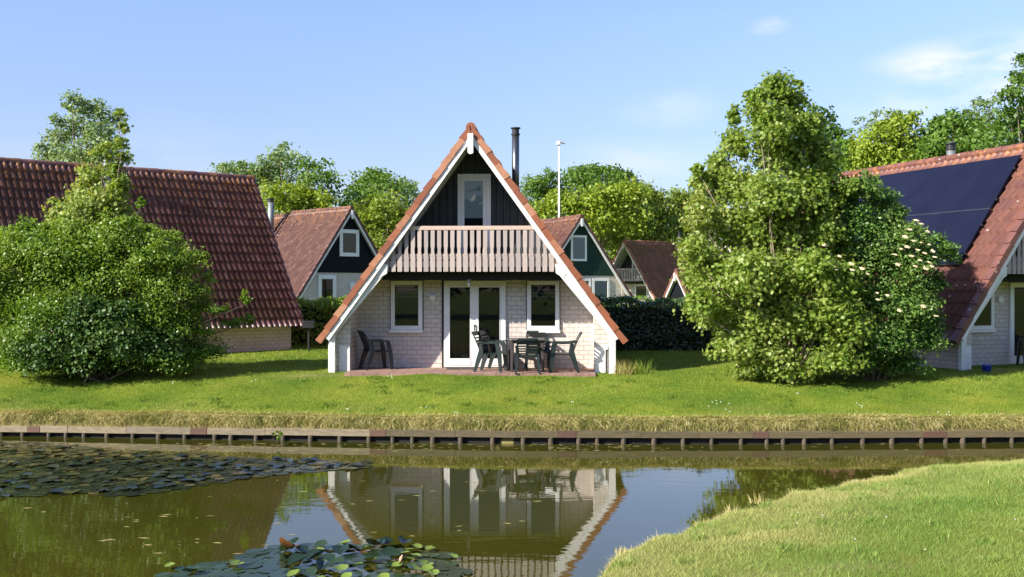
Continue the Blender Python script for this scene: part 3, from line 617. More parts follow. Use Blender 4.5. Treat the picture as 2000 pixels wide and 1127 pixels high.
MB().box(-.02, .02, vw - .10, vw - .062, 1.02, 1.05).add([(-.005, vw - .10, 1.02)] * 3, [(0, 1, 2)]).box(-.015, .015, vw - .10, vw - .09, .90, 1.05).build('handle', M['steel'], d)
for u0, u1, bl in ((-2.035, -1.265, ('pleat', .35)), (1.255, 2.035, ('pleat', .35))):
    wn = unit_window(ch, u0, u1, .92, 2.105, vw, fw=.10); pane(wn, u0 + .10, u1 - .10, 1.02, 2.005, vw - .035, bl)
    MB().box(u0 - .03, u1 + .015, vw - .10, vw, .855, .918).build('sill', M['white'], wn)
    MB().box(u0 - .02, u0 - .002, vw - .02, vw, .92, 2.11).box(u1 + .002, u1 + .018, vw - .02, vw, .92, 2.11).build('trim', M['dark_beam'], wn)
vu = vw - .035
bd = unit_window(ch, -.41, .39, 2.52, 4.67, vu, fw=.10, name='balcony_door')
lf = MB(); lf.box(-.31, -.245, vu - .075, vu - .04, 2.62, 4.57).box(.20, .29, vu - .075, vu - .04, 2.62, 4.57).box(-.245, .20, vu - .075, vu - .04, 4.50, 4.57).box(-.245, .20, vu - .075, vu - .04, 2.62, 2.75)
lf.build('door_leaf', M['white'], bd, bevel=.004); pane(bd, -.245, .20, 2.75, 4.50, vu - .05, ('plain', .51))
o = MB(); 
for j in range(7):
    pass
b2 = MB(); nseg = 18
vs = []; fs = []
for i in range(7):
    ph = i / 6 * math.pi / 2; rr = .09 * math.cos(ph); vv = vw - .02 - .07 * math.sin(ph)
    for j in range(nseg): vs.append((-1.02 + rr * math.cos(2 * math.pi * j / nseg), vv, 1.70 + rr * math.sin(2 * math.pi * j / nseg)))
for i in range(6):
    for j in range(nseg): fs.append((i * nseg + j, i * nseg + (j + 1) % nseg, (i + 1) * nseg + (j + 1) % nseg, (i + 1) * nseg + j))
b2.add(vs, fs); b2.build('wall_lamp', M['white'], ch, smooth=True)
MB().box(-1.80, -1.63, vw - .02, vw, .07, .22).build('vent_cover', M['soffit'], ch)
pl = MB().tube([(-.09, .48, 2.13), (-.09, .48, 2.06)], [.05, .035], 10); plo = pl.build('porch_lamp', M['steel_dull'], ch)
MB().tube([(-.09, .48, 2.06), (-.09, .48, 2.0), (-.09, .48, 1.965)], [.02, .032, .012], 10).build('bulb', M['white'], plo, smooth=True)
dp = MB().tube([(3.115, .20, -.1), (3.115, .20, .52)], .022, 8); dpo = dp.build('downpipe', M['black_metal'], ch)
MB().box(3.085, 3.145, .17, .23, .52, .60).build('pipe_collar', M['white'], dpo)
flue('flue_pipe', ch, .86, 4.2, 4.0, 6.25, .10, M['steel'], collar='b')
# patio
pt_ = empty('patio', (cpose[0], cpose[1], 0), R(cpose[2])); 
po = MB().box(-2.84, 2.84, -.42, 1.19, -.10, .010).build('patio', M['paver']); po.parent = None; po.location = (cpose[0], cpose[1], 0); po.rotation_euler = (0, 0, R(cpose[2])); tag(po, 'reddish paved patio in front of the centre house', None, kind='structure')
bpy.data.objects.remove(pt_)
def cw(u, v, w=0.0, pose=cpose):
    a = R(pose[2]); return (pose[0] + u * math.cos(a) - v * math.sin(a), pose[1] + u * math.sin(a) + v * math.cos(a), pose[3] + w)
dm = MB().box(-.33, .33, -.2, .2, 0, .018).build('door_mat', M['gold']); dm.location = cw(-.30, .80, .011); dm.rotation_euler = (0, 0, R(-4)); tag(dm, 'dark door mat on the patio at the glass doors of the centre house', 'door mat')

# --- left house (ridge runs away to the right)
lh, lw = house('brick_house', 'left A-frame house showing a broad purple-brown tiled roof behind the big shrub', (-8.72, 34.55, 129.8, -.04), 17.5, 'tile_left', front='flat', pitch_t=.178, amp=.078, verge='tile_left', clad='clad')
flue('flue_pipe', lh, -.62, 5.05, 4.2, 6.12, .105, M['steel_dull'], collar='w')
# --- right house
rpose = (13.75, 25.22, 19.62, -.04)
rh, rw = house('brick_house', 'right A-frame house with solar panels on its red tiled roof', rpose, 10.2, 'tile_right', verge='tile_right', amp=.038, pitch_t=.22, pitch_s=.36)
balcony_front(rh, rw)
d = unit_window(rh, -.745, .745, .03, 2.105, rw, fw=.125, name='garden_door', stile=(-.115, .095))
for u0, u1 in ((-.60, -.115), (.095, .60)): pane(d, u0, u1, .235, 1.945, rw - .040)
MB().box(-.61, .61, rw - .05, rw - .008, .15, .235).build('kick_rail', M['white'], d)
wn = unit_window(rh, -2.035, -1.265, .92, 2.105, rw, fw=.10); pane(wn, -1.935, -1.365, 1.02, 2.005, rw - .035)
MB().box(-2.06, -1.25, rw - .10, rw, .855, .918).build('sill', M['white'], wn)
MB().box(-1.12, -.97, rw - .06, rw, 1.60, 1.75).build('wall_lamp', M['white'], rh, bevel=.01)
flue('flue_pipe', rh, .35, 4.35, 4.9, 6.12, .12, M['steel_dull'])
# solar panels: two rows on the left slope
pv = MB(); fr_ = MB(); frames = []
rows_s = ((.50, 2.19), (2.24, 3.93)); ncols = 7; v_a, v_b = 1.15, 8.4; cwid = (v_b - v_a) / ncols
so_ = empty('solar_array', rh.location.copy(), R(rpose[2])); tag(so_, 'black solar panel array lying on the left slope of the right house', 'solar panels')
for (s0, s1) in rows_s:
    for c_ in range(ncols):
        va, vb_ = v_a + c_ * cwid + .001, v_a + (c_ + 1) * cwid - .001
        def pp(s, p): return P2(-1, s, p)
        q = MB(); q.prism([pp(s0, -.115), pp(s1, -.115), pp(s1, -.075), pp(s0, -.075)], va, vb_).build('solar_panel', M['solar'], so_)
MB().prism([P2(-1, 2.195, -.118), P2(-1, 2.235, -.118), P2(-1, 2.235, -.09), P2(-1, 2.195, -.09)], v_a, v_b).build('mounting_rail', M['steel'], so_)
MB().prism([P2(-1, 3.935, -.118), P2(-1, 3.965, -.118), P2(-1, 3.965, -.06), P2(-1, 3.935, -.06)], v_a, v_b).build('mounting_rail', M['black_metal'], so_)
cl_ = MB()
for s_ in (.9, 1.9, 2.7, 3.6): cl_.box(0, 0, 0, 0, 0, 0) if False else cl_.prism([P2(-1, s_, -.12), P2(-1, s_ + .05, -.12), P2(-1, s_ + .05, -.07), P2(-1, s_, -.07)], v_a - .03, v_a + .002)
cl_.build('clamp', M['steel'], so_)
po2 = MB().box(-2.84, 2.84, -.42, 1.19, -.10, .010).build('patio', M['paver']); po2.location = rh.location; po2.rotation_euler = (0, 0, R(rpose[2])); tag(po2, 'paved patio in front of the right house', None, kind='structure')

# --- middle distance houses
mh, mw = house('brick_house', 'house behind with a black gable wall, left of the centre house', (-8.58, 54.93, 45.74, .53), 5.7, 'tile_mid', front='flat', clad='clad_navy', verge='tile_mid', amp=.045, pitch_t=.25)
a_ = .30 - .03
wn = unit_window(mh, -.64, .64, 3.0, 4.45, a_, fw=.20); pane(wn, -.44, .44, 3.2, 4.25, a_ - .035)
dd = unit_window(mh, -2.0, -.85, .02, 2.0, .30, fw=.22, name='garden_door'); pane(dd, -1.78, -1.07, .24, 1.78, .265)
wn = unit_window(mh, .95, 2.0, .9, 2.0, .30, fw=.12); pane(wn, 1.07, 1.88, 1.02, 1.88, .265)
MB().box(.05, .40, .22, .30, 1.25, 1.60).build('wall_lamp', M['white'], mh, bevel=.02)
nh, _ = house('brick_house', 'roof joined behind the black gabled house, partly hidden by the left roof', (-8.58 - 5.6 * math.sin(R(45.74)) - .25, 54.93 + 5.6 * math.cos(R(45.74)), 45.74, .38), 7.0, 'tile_mid', front='flat', clad='clad_navy', verge='tile_mid', amp=.045, pitch_t=.25)
flue('flue_pipe', nh, -.95, .35, 4.2, 6.55, .17, M['steel_dull'])
gh, gw = house('brick_house', 'house behind with a dark green gable wall, right of the centre house', (4.1, 60.12, 23.87, .42), 9, 'tile_mid', front='flat', clad='clad_green', verge='tile_mid', amp=.045, pitch_t=.25)
wn = unit_window(gh, -.60, .45, 2.98, 4.5, .27, fw=.13); pane(wn, -.47, .32, 3.11, 4.37, .27 - .035, ('curtain', 1.0))
wn = unit_window(gh, -.3, .75, .7, 1.95, .30, fw=.14); pane(wn, -.16, .61, .84, 1.81, .265, ('curtain', 1.0))
wn = unit_window(gh, .85, 2.0, .7, 1.95, .30, fw=.14); pane(wn, .99, 1.86, .84, 1.81, .265, ('curtain', 1.0))
fh, fw_ = house('brick_house', 'distant house with a white edged gable and small balcony beside the maple', (9.16, 84.0, -49.87, -.03), 9, 'tile_dark', front='balcony', verge='tile_verge', amp=.05, pitch_t=.33, pitch_s=.4)
cl0 = MB().box(-1.9, 1.9, .1, .16, 2.35, 2.5).box(-1.45, 1.45, .1, .18, 3.27, 3.37)
rr = cl0.build('balustrade', M['rail'], fh)
for i in range(-9, 10):
    u = i * .19; zt = min(3.27, under(u, .3))
    if zt > 2.5: MB().box(u - .05, u + .05, .08, .098, 2.3, zt).build('baluster', M['baluster'], rr)
MB().prism([(-2.2, 2.30), (2.2, 2.30), (2.1, 2.46), (-2.1, 2.46)], .20, fw_).build('balcony_floor', M['dark_beam'], fh)
bd = unit_window(fh, -.1, .9, 2.5, 4.1, fw_ - .035, fw=.12, name='balcony_door'); pane(bd, .02, .78, 2.62, 3.98, fw_ - .08)
wn = unit_window(fh, .2, 1.6, .9, 2.05, fw_, fw=.12); pane(wn, .32, 1.48, 1.02, 1.93, fw_ - .035)
flue('flue_pipe', fh, .55, 6.3, 4.7, 6.6, .14, M['steel'])
hh, _ = house('brick_house', 'distant house with dark solar panels, mostly hidden by the maple foliage', (19.2, 92, -50, .3), 9, 'tile_dark', front='flat', clad='clad_navy', verge='tile_dark', amp=.05, pitch_t=.33, pitch_s=.4)
so2 = MB().prism([P2(1, .4, -.13), P2(1, 4.6, -.13), P2(1, 4.6, -.07), P2(1, .4, -.07)], .5, 6).build('solar_array', M['solar']); so2.location = hh.location; so2.rotation_euler = hh.rotation_euler; tag(so2, 'dark solar panels on the distant roof beside the maple', 'solar panels')
ih, _ = house('brick_house', 'low red roof in front of the distant house, just left of the maple', (9.9, 62, -62, -2.75), 9, 'tile_right', front='flat', clad='clad_navy', verge='tile_right', amp=.05, pitch_t=.33, pitch_s=.4)

# ------------------------------------------------------------------ garden furniture
def slat_back(b, hw, z0, z1, y_of, horizontal, n_):
    pass
def make_chair(kind):
    m_ = M['plastic_dark'] if kind == 'v' else M['plastic_green']
    r_ = empty('garden_chair', (0, 0, 0))
    # seat: slightly dished
    st = MB(); st.prism([(-.235, .405), (.235, .405), (.25, .425), (.22, .435), (0, .425), (-.22, .435), (-.25, .425)], -.23, .22); st.build('seat', m_, r_, bevel=.008)
    def by(z): return .20 + (z - .42) * .36 + max(0, z - .75) * .25
    bk = MB(); zs = [.42, .56, .70, .80, .87, .905]; W = [.20, .215, .235, .24, .23, .19]
    for sd_ in (-1, 1):
        for i in range(len(zs) - 1):
            bk.beam((sd_ * W[i], by(zs[i]), zs[i]), (sd_ * W[i + 1], by(zs[i + 1]), zs[i + 1] + .004), .040, .022, side=(1, 0, 0))
    bk.beam((-.20, by(.90), .895), (.20, by(.90), .895), .05, .024, side=(0, 0, 1)); bk.beam((-.22, by(.455), .455), (.22, by(.455), .455), .05, .02, side=(0, 0, 1))
    if kind == 'v':
        for i in range(6):
            u = -.155 + i * .062; bk.beam((u, by(.45), .45), (u * 1.12, by(.89), .89), .036, .014, side=(1, 0, 0))
    else:
        for i in range(6):
            z = .51 + i * .066; bk.beam((-.22, by(z), z), (.22, by(z), z), .036, .014, side=(0, 0, 1))
        bk.beam((-.225, by(.86) - .002, .86), (.225, by(.86) - .002, .86), .07, .012, side=(0, 0, 1))
    bk.build('backrest', m_, r_)
    for sd_ in (-1, 1):
        lg = MB(); lg.beam((sd_ * .245, -.20, .66), (sd_ * .252, -.245, .42), .045, .08, .05, .10, side=(1, 0, 0)); lg.beam((sd_ * .252, -.245, .44), (sd_ * .275, -.29, 0), .055, .10, .045, .06, side=(1, 0, 0)); lg.build('leg', m_, r_)
        lg = MB(); lg.beam((sd_ * .235, .20, .66), (sd_ * .245, .19, .42), .04, .05, .05, .11, side=(1, 0, 0)); lg.beam((sd_ * .245, .19, .44), (sd_ * .275, .335, 0), .06, .12, .045, .06, side=(1, 0, 0)); lg.build('leg', m_, r_)
        ar = MB(); ys = [by(.70) + .01, .12, -.02, -.14, -.20, -.225]; hz = [.70, .672, .665, .672, .665, .63]
        for i in range(5): ar.beam((sd_ * .25, ys[i], hz[i]), (sd_ * .255, ys[i + 1], hz[i + 1]), .060, .034, side=(1, 0, 0))
        ar.build('armrest', m_, r_)
    return r_
def place(o, u, v, rz, label, pose=cpose, w=.010, group='plastic garden chairs on the patios'):
    o.location = cw(u, v, w, pose); o.rotation_euler = (0, 0, R(pose[2] + rz)); tag(o, label, 'chair', group)
c1 = make_chair('v'); place(c1, -2.30, .72, 118, 'dark plastic armchair with upright slats alone at the left end of the centre patio')
c2 = make_chair('h')
place(c2, .47, .18, 78, 'green plastic chair nearest the lawn, left of the patio table')
c3 = copy_tree(c2); place(c3, .60, .58, 74, 'green plastic chair close behind another one, left of the patio table')
c4 = copy_tree(c2); c4.scale = (.97, .95, .865); place(c4, 1.30, -.12, 183, 'low-backed green plastic chair seen from behind in front of the patio table')
c5 = copy_tree(c2); place(c5, 1.52, .70, 4, 'plastic chair against the brick wall behind the patio table')
c6 = copy_tree(c2); place(c6, 2.12, .10, -88, 'green plastic chair turned to the left at the right side of the patio table')
c7 = copy_tree(c1); place(c7, -.62, .55, 150, 'dark plastic chair in front of the glass door of the right house', rpose)
c8 = copy_tree(c1); place(c8, .12, .35, 200, 'dark plastic chair at the right picture edge on the patio of the right house', rpose)
def make_table():
    r_ = empty('garden_table', (0, 0, 0)); tp = MB()
    pts = []
    for sx, sy, a0 in ((1, 1, 0), (-1, 1, 90), (-1, -1, 180), (1, -1, 270)):
        for k_ in range(5): aa = R(a0 + k_ * 22.5); pts.append((sx * .34 + .09 * math.cos(aa), sy * .34 + .09 * math.sin(aa)))
    n_ = len(pts); vs = [(x, y, .715) for x, y in pts] + [(x, y, .745) for x, y in pts]
    tp.add(vs, [tuple(range(n_ - 1, -1, -1)), tuple(range(n_, 2 * n_))] + [(i, (i + 1) % n_, (i + 1) % n_ + n_, i + n_) for i in range(n_)])
    tp.build('table_top', M['plastic_brown'], r_, bevel=.008)
    ap = MB(); ap.box(-.36, .36, -.37, -.35, .655, .714).box(-.36, .36, .35, .37, .655, .714).box(-.37, -.35, -.349, .349, .655, .714).box(.35, .37, -.349, .349, .655, .714); ap.build('apron', M['plastic_brown'], r_)
    for sx in (-1, 1):
        for sy in (-1, 1):
            MB().beam((sx * .345, sy * .345, .714), (sx * .36, sy * .36, 0), .085, .085, .055, .055).build('leg', M['plastic_brown'], r_, bevel=.012)
    return r_
tb = make_table(); tb.location = cw(1.26, .36, .010); tb.rotation_euler = (0, 0, R(4)); tag(tb, 'square dark brown plastic garden table among the chairs on the centre patio', 'table')
# blue bucket at the right house
bk = empty('bucket', cw(-2.92, -.30, -.04, rpose)); tag(bk, 'blue plastic bucket on the grass in front of the right house', 'bucket')
MB().tube([(0, 0, 0), (0, 0, .19), (0, 0, .21)], [.085, .108, .115], 18).build('bucket_body', M['bucket'], bk, smooth=True)
MB().tube([(-.11, 0, .20), (-.08, .01, .235), (0, .012, .25), (.08, .01, .235), (.11, 0, .20)], .005, 6).build('handle', M['bucket'], bk)
# black box on a post (left of the centre house)
p = at(603, 668, 31.0); pb = empty('post_box', (p[0], p[1], 0)); tag(pb, 'black box on a thin post in front of the left hedge', 'post box')
MB().tube([(0, 0, -.1), (0, 0, .78)], .03, 8).build('post', M['black_metal'], pb)
MB().box(-.17, .17, -.12, .12, .70, .88).prism([(-.18, .88), (.18, .88), (.15, .91), (-.15, .91)], -.13, .13).build('box', M['black_metal'], pb, bevel=.01)
# lamp mast
p = at(1092, 300, 72); lp = empty('street_lamp', (p[0], 72, 0)); tag(lp, 'tall slender white lamp mast rising above the trees right of the flue', 'street lamp')
ztop = CAM_Z + (556 - 283) / 2000 * 72
MB().tube([(0, 0, 0), (0, 0, ztop * .5), (0, 0, ztop)], [.09, .075, .055], 12).build('pole', M['white'], lp, smooth=True)
MB().box(-.20, .10, -.14, .14, ztop - .02, ztop + .26).build('lamp_head', M['white'], lp, bevel=.05)
MB().tube([(.10, 0, ztop + .16), (.30, 0, ztop + .16), (.40, 0, ztop + .16)], [.04, .09, .13], 10).build('spotlight', M['steel_dull'], lp)

# ------------------------------------------------------------------ foliage
def nrmz(a): return a / (np.linalg.norm(a, axis=-1, keepdims=True) + 1e-9)
T_OVAL = np.array([[-.5, 0, 0], [-.18, .26, .05], [.22, .24, .05], [.5, 0, -.04], [.22, -.24, .05], [-.18, -.26, .05]])
T_DIA = np.array([[-.5, 0, 0], [0, .33, .08], [.5, 0, -.02], [0, -.33, .08]])
_m = []
for a, r_ in ((-160, .42), (-118, .36), (-100, .52), (-62, .24), (-45, .55), (-20, .28), (0, .66), (20, .28), (45, .55), (62, .24), (100, .52), (118, .36), (160, .42)):
    _m.append([r_ * math.cos(R(a)), r_ * math.sin(R(a)), .10 * r_ - .18 * r_ * r_])
T_MAP = np.array(_m); T_MAP[:, 0] += -.05
def leaves(name, P, Nn, size, T, m, tint, parent=None):
    n_ = len(P); k_ = len(T); Nn = nrmz(Nn); t_ = nrmz(np.cross(Nn, nrmz(rng.normal(size=(n_, 3))))); b_ = np.cross(Nn, t_)
    V = P[:, None, :] + (t_[:, None, :] * T[None, :, 0, None] + b_[:, None, :] * T[None, :, 1, None] + Nn[:, None, :] * T[None, :, 2, None]) * size[:, None, None]
    return np_mesh(name, V.reshape(-1, 3), np.arange(n_ * k_), k_, m, parent, attrs={'tint': np.repeat(np.clip(tint, 0, 1), k_)})
RN = .15
def lobe_points(lobes, dens, shell=.5, clump=.16, per=22, up=.45):
    """lobes: (x,y,z,rx,ry,rz,tint) ; leaves gathered in small sprays through the outer part of each lobe"""
    PP, NN, TT = [], [], []
    for (x, y, z, rx, ry, rz, tn) in lobes:
        area = (rx * rz + rx * ry + ry * rz) / 3; nc = max(3, int(dens * area / per))
        d_ = nrmz(rng.normal(size=(nc, 3))); d_[:, 2] = np.where(d_[:, 2] < -.5, -d_[:, 2], d_[:, 2])
        rad = shell + (1 - shell) * rng.random(nc) ** .6; rad *= 1 + rng.normal(0, RN, nc)
        c_ = d_ * rad[:, None]; cl_r = clump * (rx + ry + rz) / 3
        ct = rng.normal(0, .11, nc); tilt = nrmz(d_ * .7 + rng.normal(0, .30, (nc, 3)) + [0, 0, up])
        i_ = np.repeat(np.arange(nc), per); n_ = len(i_)
        off = rng.normal(0, 1, (n_, 3)) * cl_r * [1, 1, .75]
        P_ = c_[i_] * [rx, ry, rz] + off + [x, y, z]
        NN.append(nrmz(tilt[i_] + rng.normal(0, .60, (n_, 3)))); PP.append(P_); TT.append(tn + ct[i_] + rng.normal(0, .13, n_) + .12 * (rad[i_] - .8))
    return np.concatenate(PP), np.concatenate(NN), np.concatenate(TT)
def limbs(name, base, tips, r0, m, parent, sway=.12, stems=1, seg=6):
    b = MB()
    bx, by, bz = base
    zc = np.mean([t_[2] for t_ in tips]); mainz = bz + (zc - bz) * .9
    xc = np.mean([t_[0] for t_ in tips]); yc = np.mean([t_[1] for t_ in tips])
    if stems == 1: b.tube([(bx, by, bz - .2), (bx + (xc - bx) * .3 + sway * .3, by, bz + (mainz - bz) * .4), (xc, yc, mainz)], [r0, r0 * .75, r0 * .4], 8)
    for (tx, ty, tz) in tips:
        f0 = .35 + .4 * random.random() if stems == 1 else 0.0
        if stems == 1:
            sx = bx + (xc - bx) * f0; sy = by + (yc - by) * f0; sz = bz + (mainz - bz) * f0; sz = min(sz, tz - .1); rr = r0 * .45
        else: sx, sy, sz, rr = bx + random.uniform(-.25, .25), by + random.uniform(-.2, .2), bz - .1, r0
        mx_, my_, mz_ = sx + (tx - sx) * .5 + random.uniform(-1, 1) * sway, sy + (ty - sy) * .5, sz + (tz - sz) * .6
        b.tube([(sx, sy, sz), (mx_, my_, mz_), (tx, ty, tz)], [rr, rr * .6, rr * .15], seg)
        for _ in range(3):
            q = random.uniform(.5, .95); px_, py_, pz_ = mx_ + (tx - mx_) * q, my_ + (ty - my_) * q, mz_ + (tz - mz_) * q; l_ = abs(tz - bz) * .05
            b.tube([(px_, py_, pz_), (px_ + random.uniform(-1, 1) * l_, py_ + random.uniform(-1, 1) * l_, pz_ + random.uniform(.1, .9) * l_)], [rr * .22, rr * .05], 5)
    return b.build(name, m, parent, smooth=True)
LS, DS = .72, 1.9
RN = .15
def plant(name, label, cat, D, base_px, lobes_px, m, T, size, dens, r0=.08, stems=1, bark='bark', group=None, zb=0., depth=1.0, ddepth=0.0, shell=.5, clump=.16, per=22, tj=0.0, up=.45):
    """lobes_px: (px, py, r_px[, ry_px][, tint][, dD]) measured at distance D, turned into real positions and radii"""
    global rng
    sd0 = zlib.crc32(label.encode()); random.seed(sd0); rng = np.random.default_rng(sd0)
    bx = (base_px - 1000) / 2000 * D; root = empty(name, (bx, D, zb)); lob = []
    for L_ in lobes_px:
        px_, py_, rx_ = L_[:3]; ry_ = L_[3] if len(L_) > 3 else rx_; tn = L_[4] if len(L_) > 4 else .5; dD = L_[5] if len(L_) > 5 else random.uniform(-1, 1) * ddepth
        DD = D + dD; X_ = (px_ - 1000) / 2000 * DD; Z_ = CAM_Z + (556 - py_) / 2000 * DD; k_ = DD / 2000
        lob.append((X_ - bx, dD, Z_ - zb, rx_ * k_, max(rx_, ry_ * .7) * k_ * depth, ry_ * k_, tn))
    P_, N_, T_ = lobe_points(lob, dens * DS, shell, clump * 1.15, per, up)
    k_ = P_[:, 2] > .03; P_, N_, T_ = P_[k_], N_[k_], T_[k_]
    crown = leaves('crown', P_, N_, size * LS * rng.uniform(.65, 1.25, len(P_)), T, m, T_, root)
    limbs('trunk' if stems == 1 else 'stems', (0, 0, 0), [(a[0], a[1], a[2] - a[5] * (.25 if stems > 1 else -.2)) for a in lob], r0, M[bark], root, stems=stems)
    tag(root, label, cat, group); return root

# big maple right of the centre house
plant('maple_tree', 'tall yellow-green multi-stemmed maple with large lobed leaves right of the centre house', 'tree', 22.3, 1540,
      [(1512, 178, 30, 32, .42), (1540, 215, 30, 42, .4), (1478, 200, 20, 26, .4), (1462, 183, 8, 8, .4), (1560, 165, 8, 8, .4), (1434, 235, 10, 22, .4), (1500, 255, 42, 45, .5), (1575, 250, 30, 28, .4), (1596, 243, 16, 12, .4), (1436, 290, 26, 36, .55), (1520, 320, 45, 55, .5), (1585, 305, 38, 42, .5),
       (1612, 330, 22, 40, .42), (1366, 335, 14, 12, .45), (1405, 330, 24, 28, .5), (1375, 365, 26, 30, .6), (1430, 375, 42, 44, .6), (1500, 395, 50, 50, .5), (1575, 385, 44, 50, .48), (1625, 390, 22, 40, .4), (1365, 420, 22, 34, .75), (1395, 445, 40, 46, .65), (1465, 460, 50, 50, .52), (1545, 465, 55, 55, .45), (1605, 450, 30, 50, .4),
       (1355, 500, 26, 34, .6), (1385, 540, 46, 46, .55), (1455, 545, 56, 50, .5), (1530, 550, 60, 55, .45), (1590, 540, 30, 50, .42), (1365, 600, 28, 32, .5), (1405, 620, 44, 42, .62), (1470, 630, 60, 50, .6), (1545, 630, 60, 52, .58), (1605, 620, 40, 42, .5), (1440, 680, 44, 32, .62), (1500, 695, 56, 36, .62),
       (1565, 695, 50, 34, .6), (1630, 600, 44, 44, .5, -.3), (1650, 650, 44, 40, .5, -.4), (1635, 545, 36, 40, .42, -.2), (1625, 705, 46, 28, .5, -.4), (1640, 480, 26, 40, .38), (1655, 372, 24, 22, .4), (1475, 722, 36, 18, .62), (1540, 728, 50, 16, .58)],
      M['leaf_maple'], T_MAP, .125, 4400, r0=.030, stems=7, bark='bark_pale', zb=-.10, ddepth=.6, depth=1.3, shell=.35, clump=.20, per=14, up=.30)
plant('elder_bush', 'dark green elder bush with cream flower heads between the maple and the right house', 'shrub', 22.6, 1700,
      [(1690, 372, 34, 30, .6), (1650, 400, 30, 34, .4), (1720, 400, 36, 32, .55), (1745, 420, 24, 24, .6), (1665, 450, 45, 45, .4), (1725, 455, 45, 40, .7), (1775, 470, 34, 30, .7), (1818, 480, 30, 20, .5), (1850, 488, 18, 14, .5), (1690, 520, 60, 50, .6), (1755, 530, 55, 48, .7), (1800, 510, 30, 34, .5), (1640, 530, 40, 50, .3),
       (1700, 600, 62, 52, .6), (1765, 600, 56, 52, .6), (1800, 570, 30, 40, .3), (1650, 640, 50, 50, .45), (1720, 670, 58, 46, .5), (1785, 660, 46, 50, .35), (1815, 640, 22, 40, .1), (1670, 705, 46, 30, .3), (1740, 715, 60, 24, .2), (1625, 450, 34, 46, .3, .6), (1640, 590, 40, 50, .3, .6), (1620, 670, 40, 40, .3, .5), (1850, 500, 26, 22, .5), (1830, 560, 20, 26, .3)],
      M['leaf_elder'], T_OVAL, .10, 6500, r0=.035, stems=6, zb=-.08, ddepth=.45, shell=.35, clump=.17, per=22)
# elder flowers (each flat flower head)
fl = []
for px_, py_ in ((1748, 497), (1753, 516), (1790, 430), (1800, 437), (1777, 448), (1812, 452), (1768, 462), (1785, 470), (1800, 474), (1815, 478), (1793, 488), (1806, 494), (1822, 490), (1780, 500), (1797, 508), (1814, 512), (1826, 502), (1772, 482), (1760, 486), (1684, 524), (1665, 527), (1633, 527), (1713, 572), (1734, 577), (1803, 598), (1757, 606), (1640, 500), (1611, 479), (1515, 540), (1828, 617), (1715, 585), (1695, 535), (1663, 515), (1788, 520), (1808, 524), (1820, 520)):
    D_ = 22.6 - random.uniform(.75, 1.25); fl.append(((px_ - 1000) / 2000 * D_, D_, CAM_Z + (556 - py_) / 2000 * D_))
er = [o for o in bpy.data.objects if o.name == 'elder_bush'][0]; fb = MB()
for (x_, y_, z_) in fl:
    x_, y_, z_ = x_ - er.location.x, y_ - er.location.y, z_ - er.location.z
    c_ = MB(); r_ = random.uniform(.045, .08); ty = random.uniform(.3, .7)
    vs = [(x_, y_ - .01, z_ + .012)]; fs = []
    for j in range(24):
        a_ = j * math.pi / 12; q = r_ * (random.uniform(.75, 1.1) if j % 2 else random.uniform(.45, .7)); vs.append((x_ + q * math.cos(a_), y_ + q * math.sin(a_) * .8 + random.uniform(-.012, .012), z_ + q * math.sin(a_) * ty + random.uniform(-.010, .010)))
    for j in range(24): fs.append((0, 1 + j, 1 + (j + 1) % 24))
    c_.add(vs, fs)
    c_.build('flower_head', M['petal'], er)
# big shrub at left and the maple rising from it
RN = .26
plant('large_shrub', 'big rounded green shrub in the left foreground before the purple-brown roof', 'shrub', 23.4, 200,
      [(60, 490, 50, 34, .6), (310, 505, 50, 34, .6), (200, 505, 80, 40, .55), (120, 505, 60, 38, .6), (70, 442, 13, 16, .7), (128, 430, 14, 14, .7), (95, 455, 20, 18, .65), (252, 432, 18, 16, .7), (292, 452, 15, 20, .65), (345, 478, 15, 18, .65), (382, 502, 18, 12, .65), (404, 545, 14, 14, .6), (12, 462, 15, 16, .65), (215, 440, 20, 16, .7), (325, 462, 12, 12, .7), (398, 570, 20, 14, .6), (150, 465, 60, 36, .65), (240, 470, 55, 40, .6), (80, 490, 60, 40, .6), (20, 500, 50, 45, .6), (305, 490, 50, 42, .6), (45, 450, 22, 22, .6), (355, 515, 38, 32, .6), (398, 500, 14, 9, .7), (60, 560, 75, 55, .5), (160, 550, 80, 55, .55), (255, 555, 75, 52, .55), (340, 570, 58, 45, .5), (-30, 560, 50, 60, .5),
       (20, 630, 60, 50, .45), (385, 605, 30, 20, .55), (110, 630, 80, 50, .35), (210, 630, 80, 50, .35), (300, 630, 70, 48, .35), (365, 640, 45, 34, .4), (400, 648, 18, 8, .5), (430, 606, 22, 10, .5), (360, 690, 62, 34, .4), (330, 712, 60, 20, .35), (60, 708, 60, 24, .35), (410, 690, 34, 12, .5), (40, 680, 50, 34, .35), (480, 590, 8, 18, .5), (485, 628, 16, 12, .45), (450, 635, 22, 9, .45), (275, 400, 10, 16, .45), (140, 700, 70, 24, .3)],
      M['leaf_shrub'], T_OVAL, .095, 5000, r0=.035, stems=7, zb=-.04, ddepth=.5, shell=.35, clump=.16, per=24)
RN = .17
plant('laurel_bush', 'low dark glossy laurel growing at the foot of the left shrub', 'shrub', 22.7, 190,
      [(80, 690, 50, 34, .45), (140, 680, 60, 44, .5), (210, 670, 60, 50, .5), (270, 680, 55, 42, .4), (325, 690, 40, 34, .35), (175, 615, 50, 40, .4), (240, 620, 40, 34, .35), (100, 715, 50, 16, .4), (190, 712, 60, 16, .45)],
      M['leaf_glossy'], T_OVAL, .12, 4200, r0=.025, stems=6, zb=-.06, ddepth=.15, shell=.35, clump=.18, per=16)
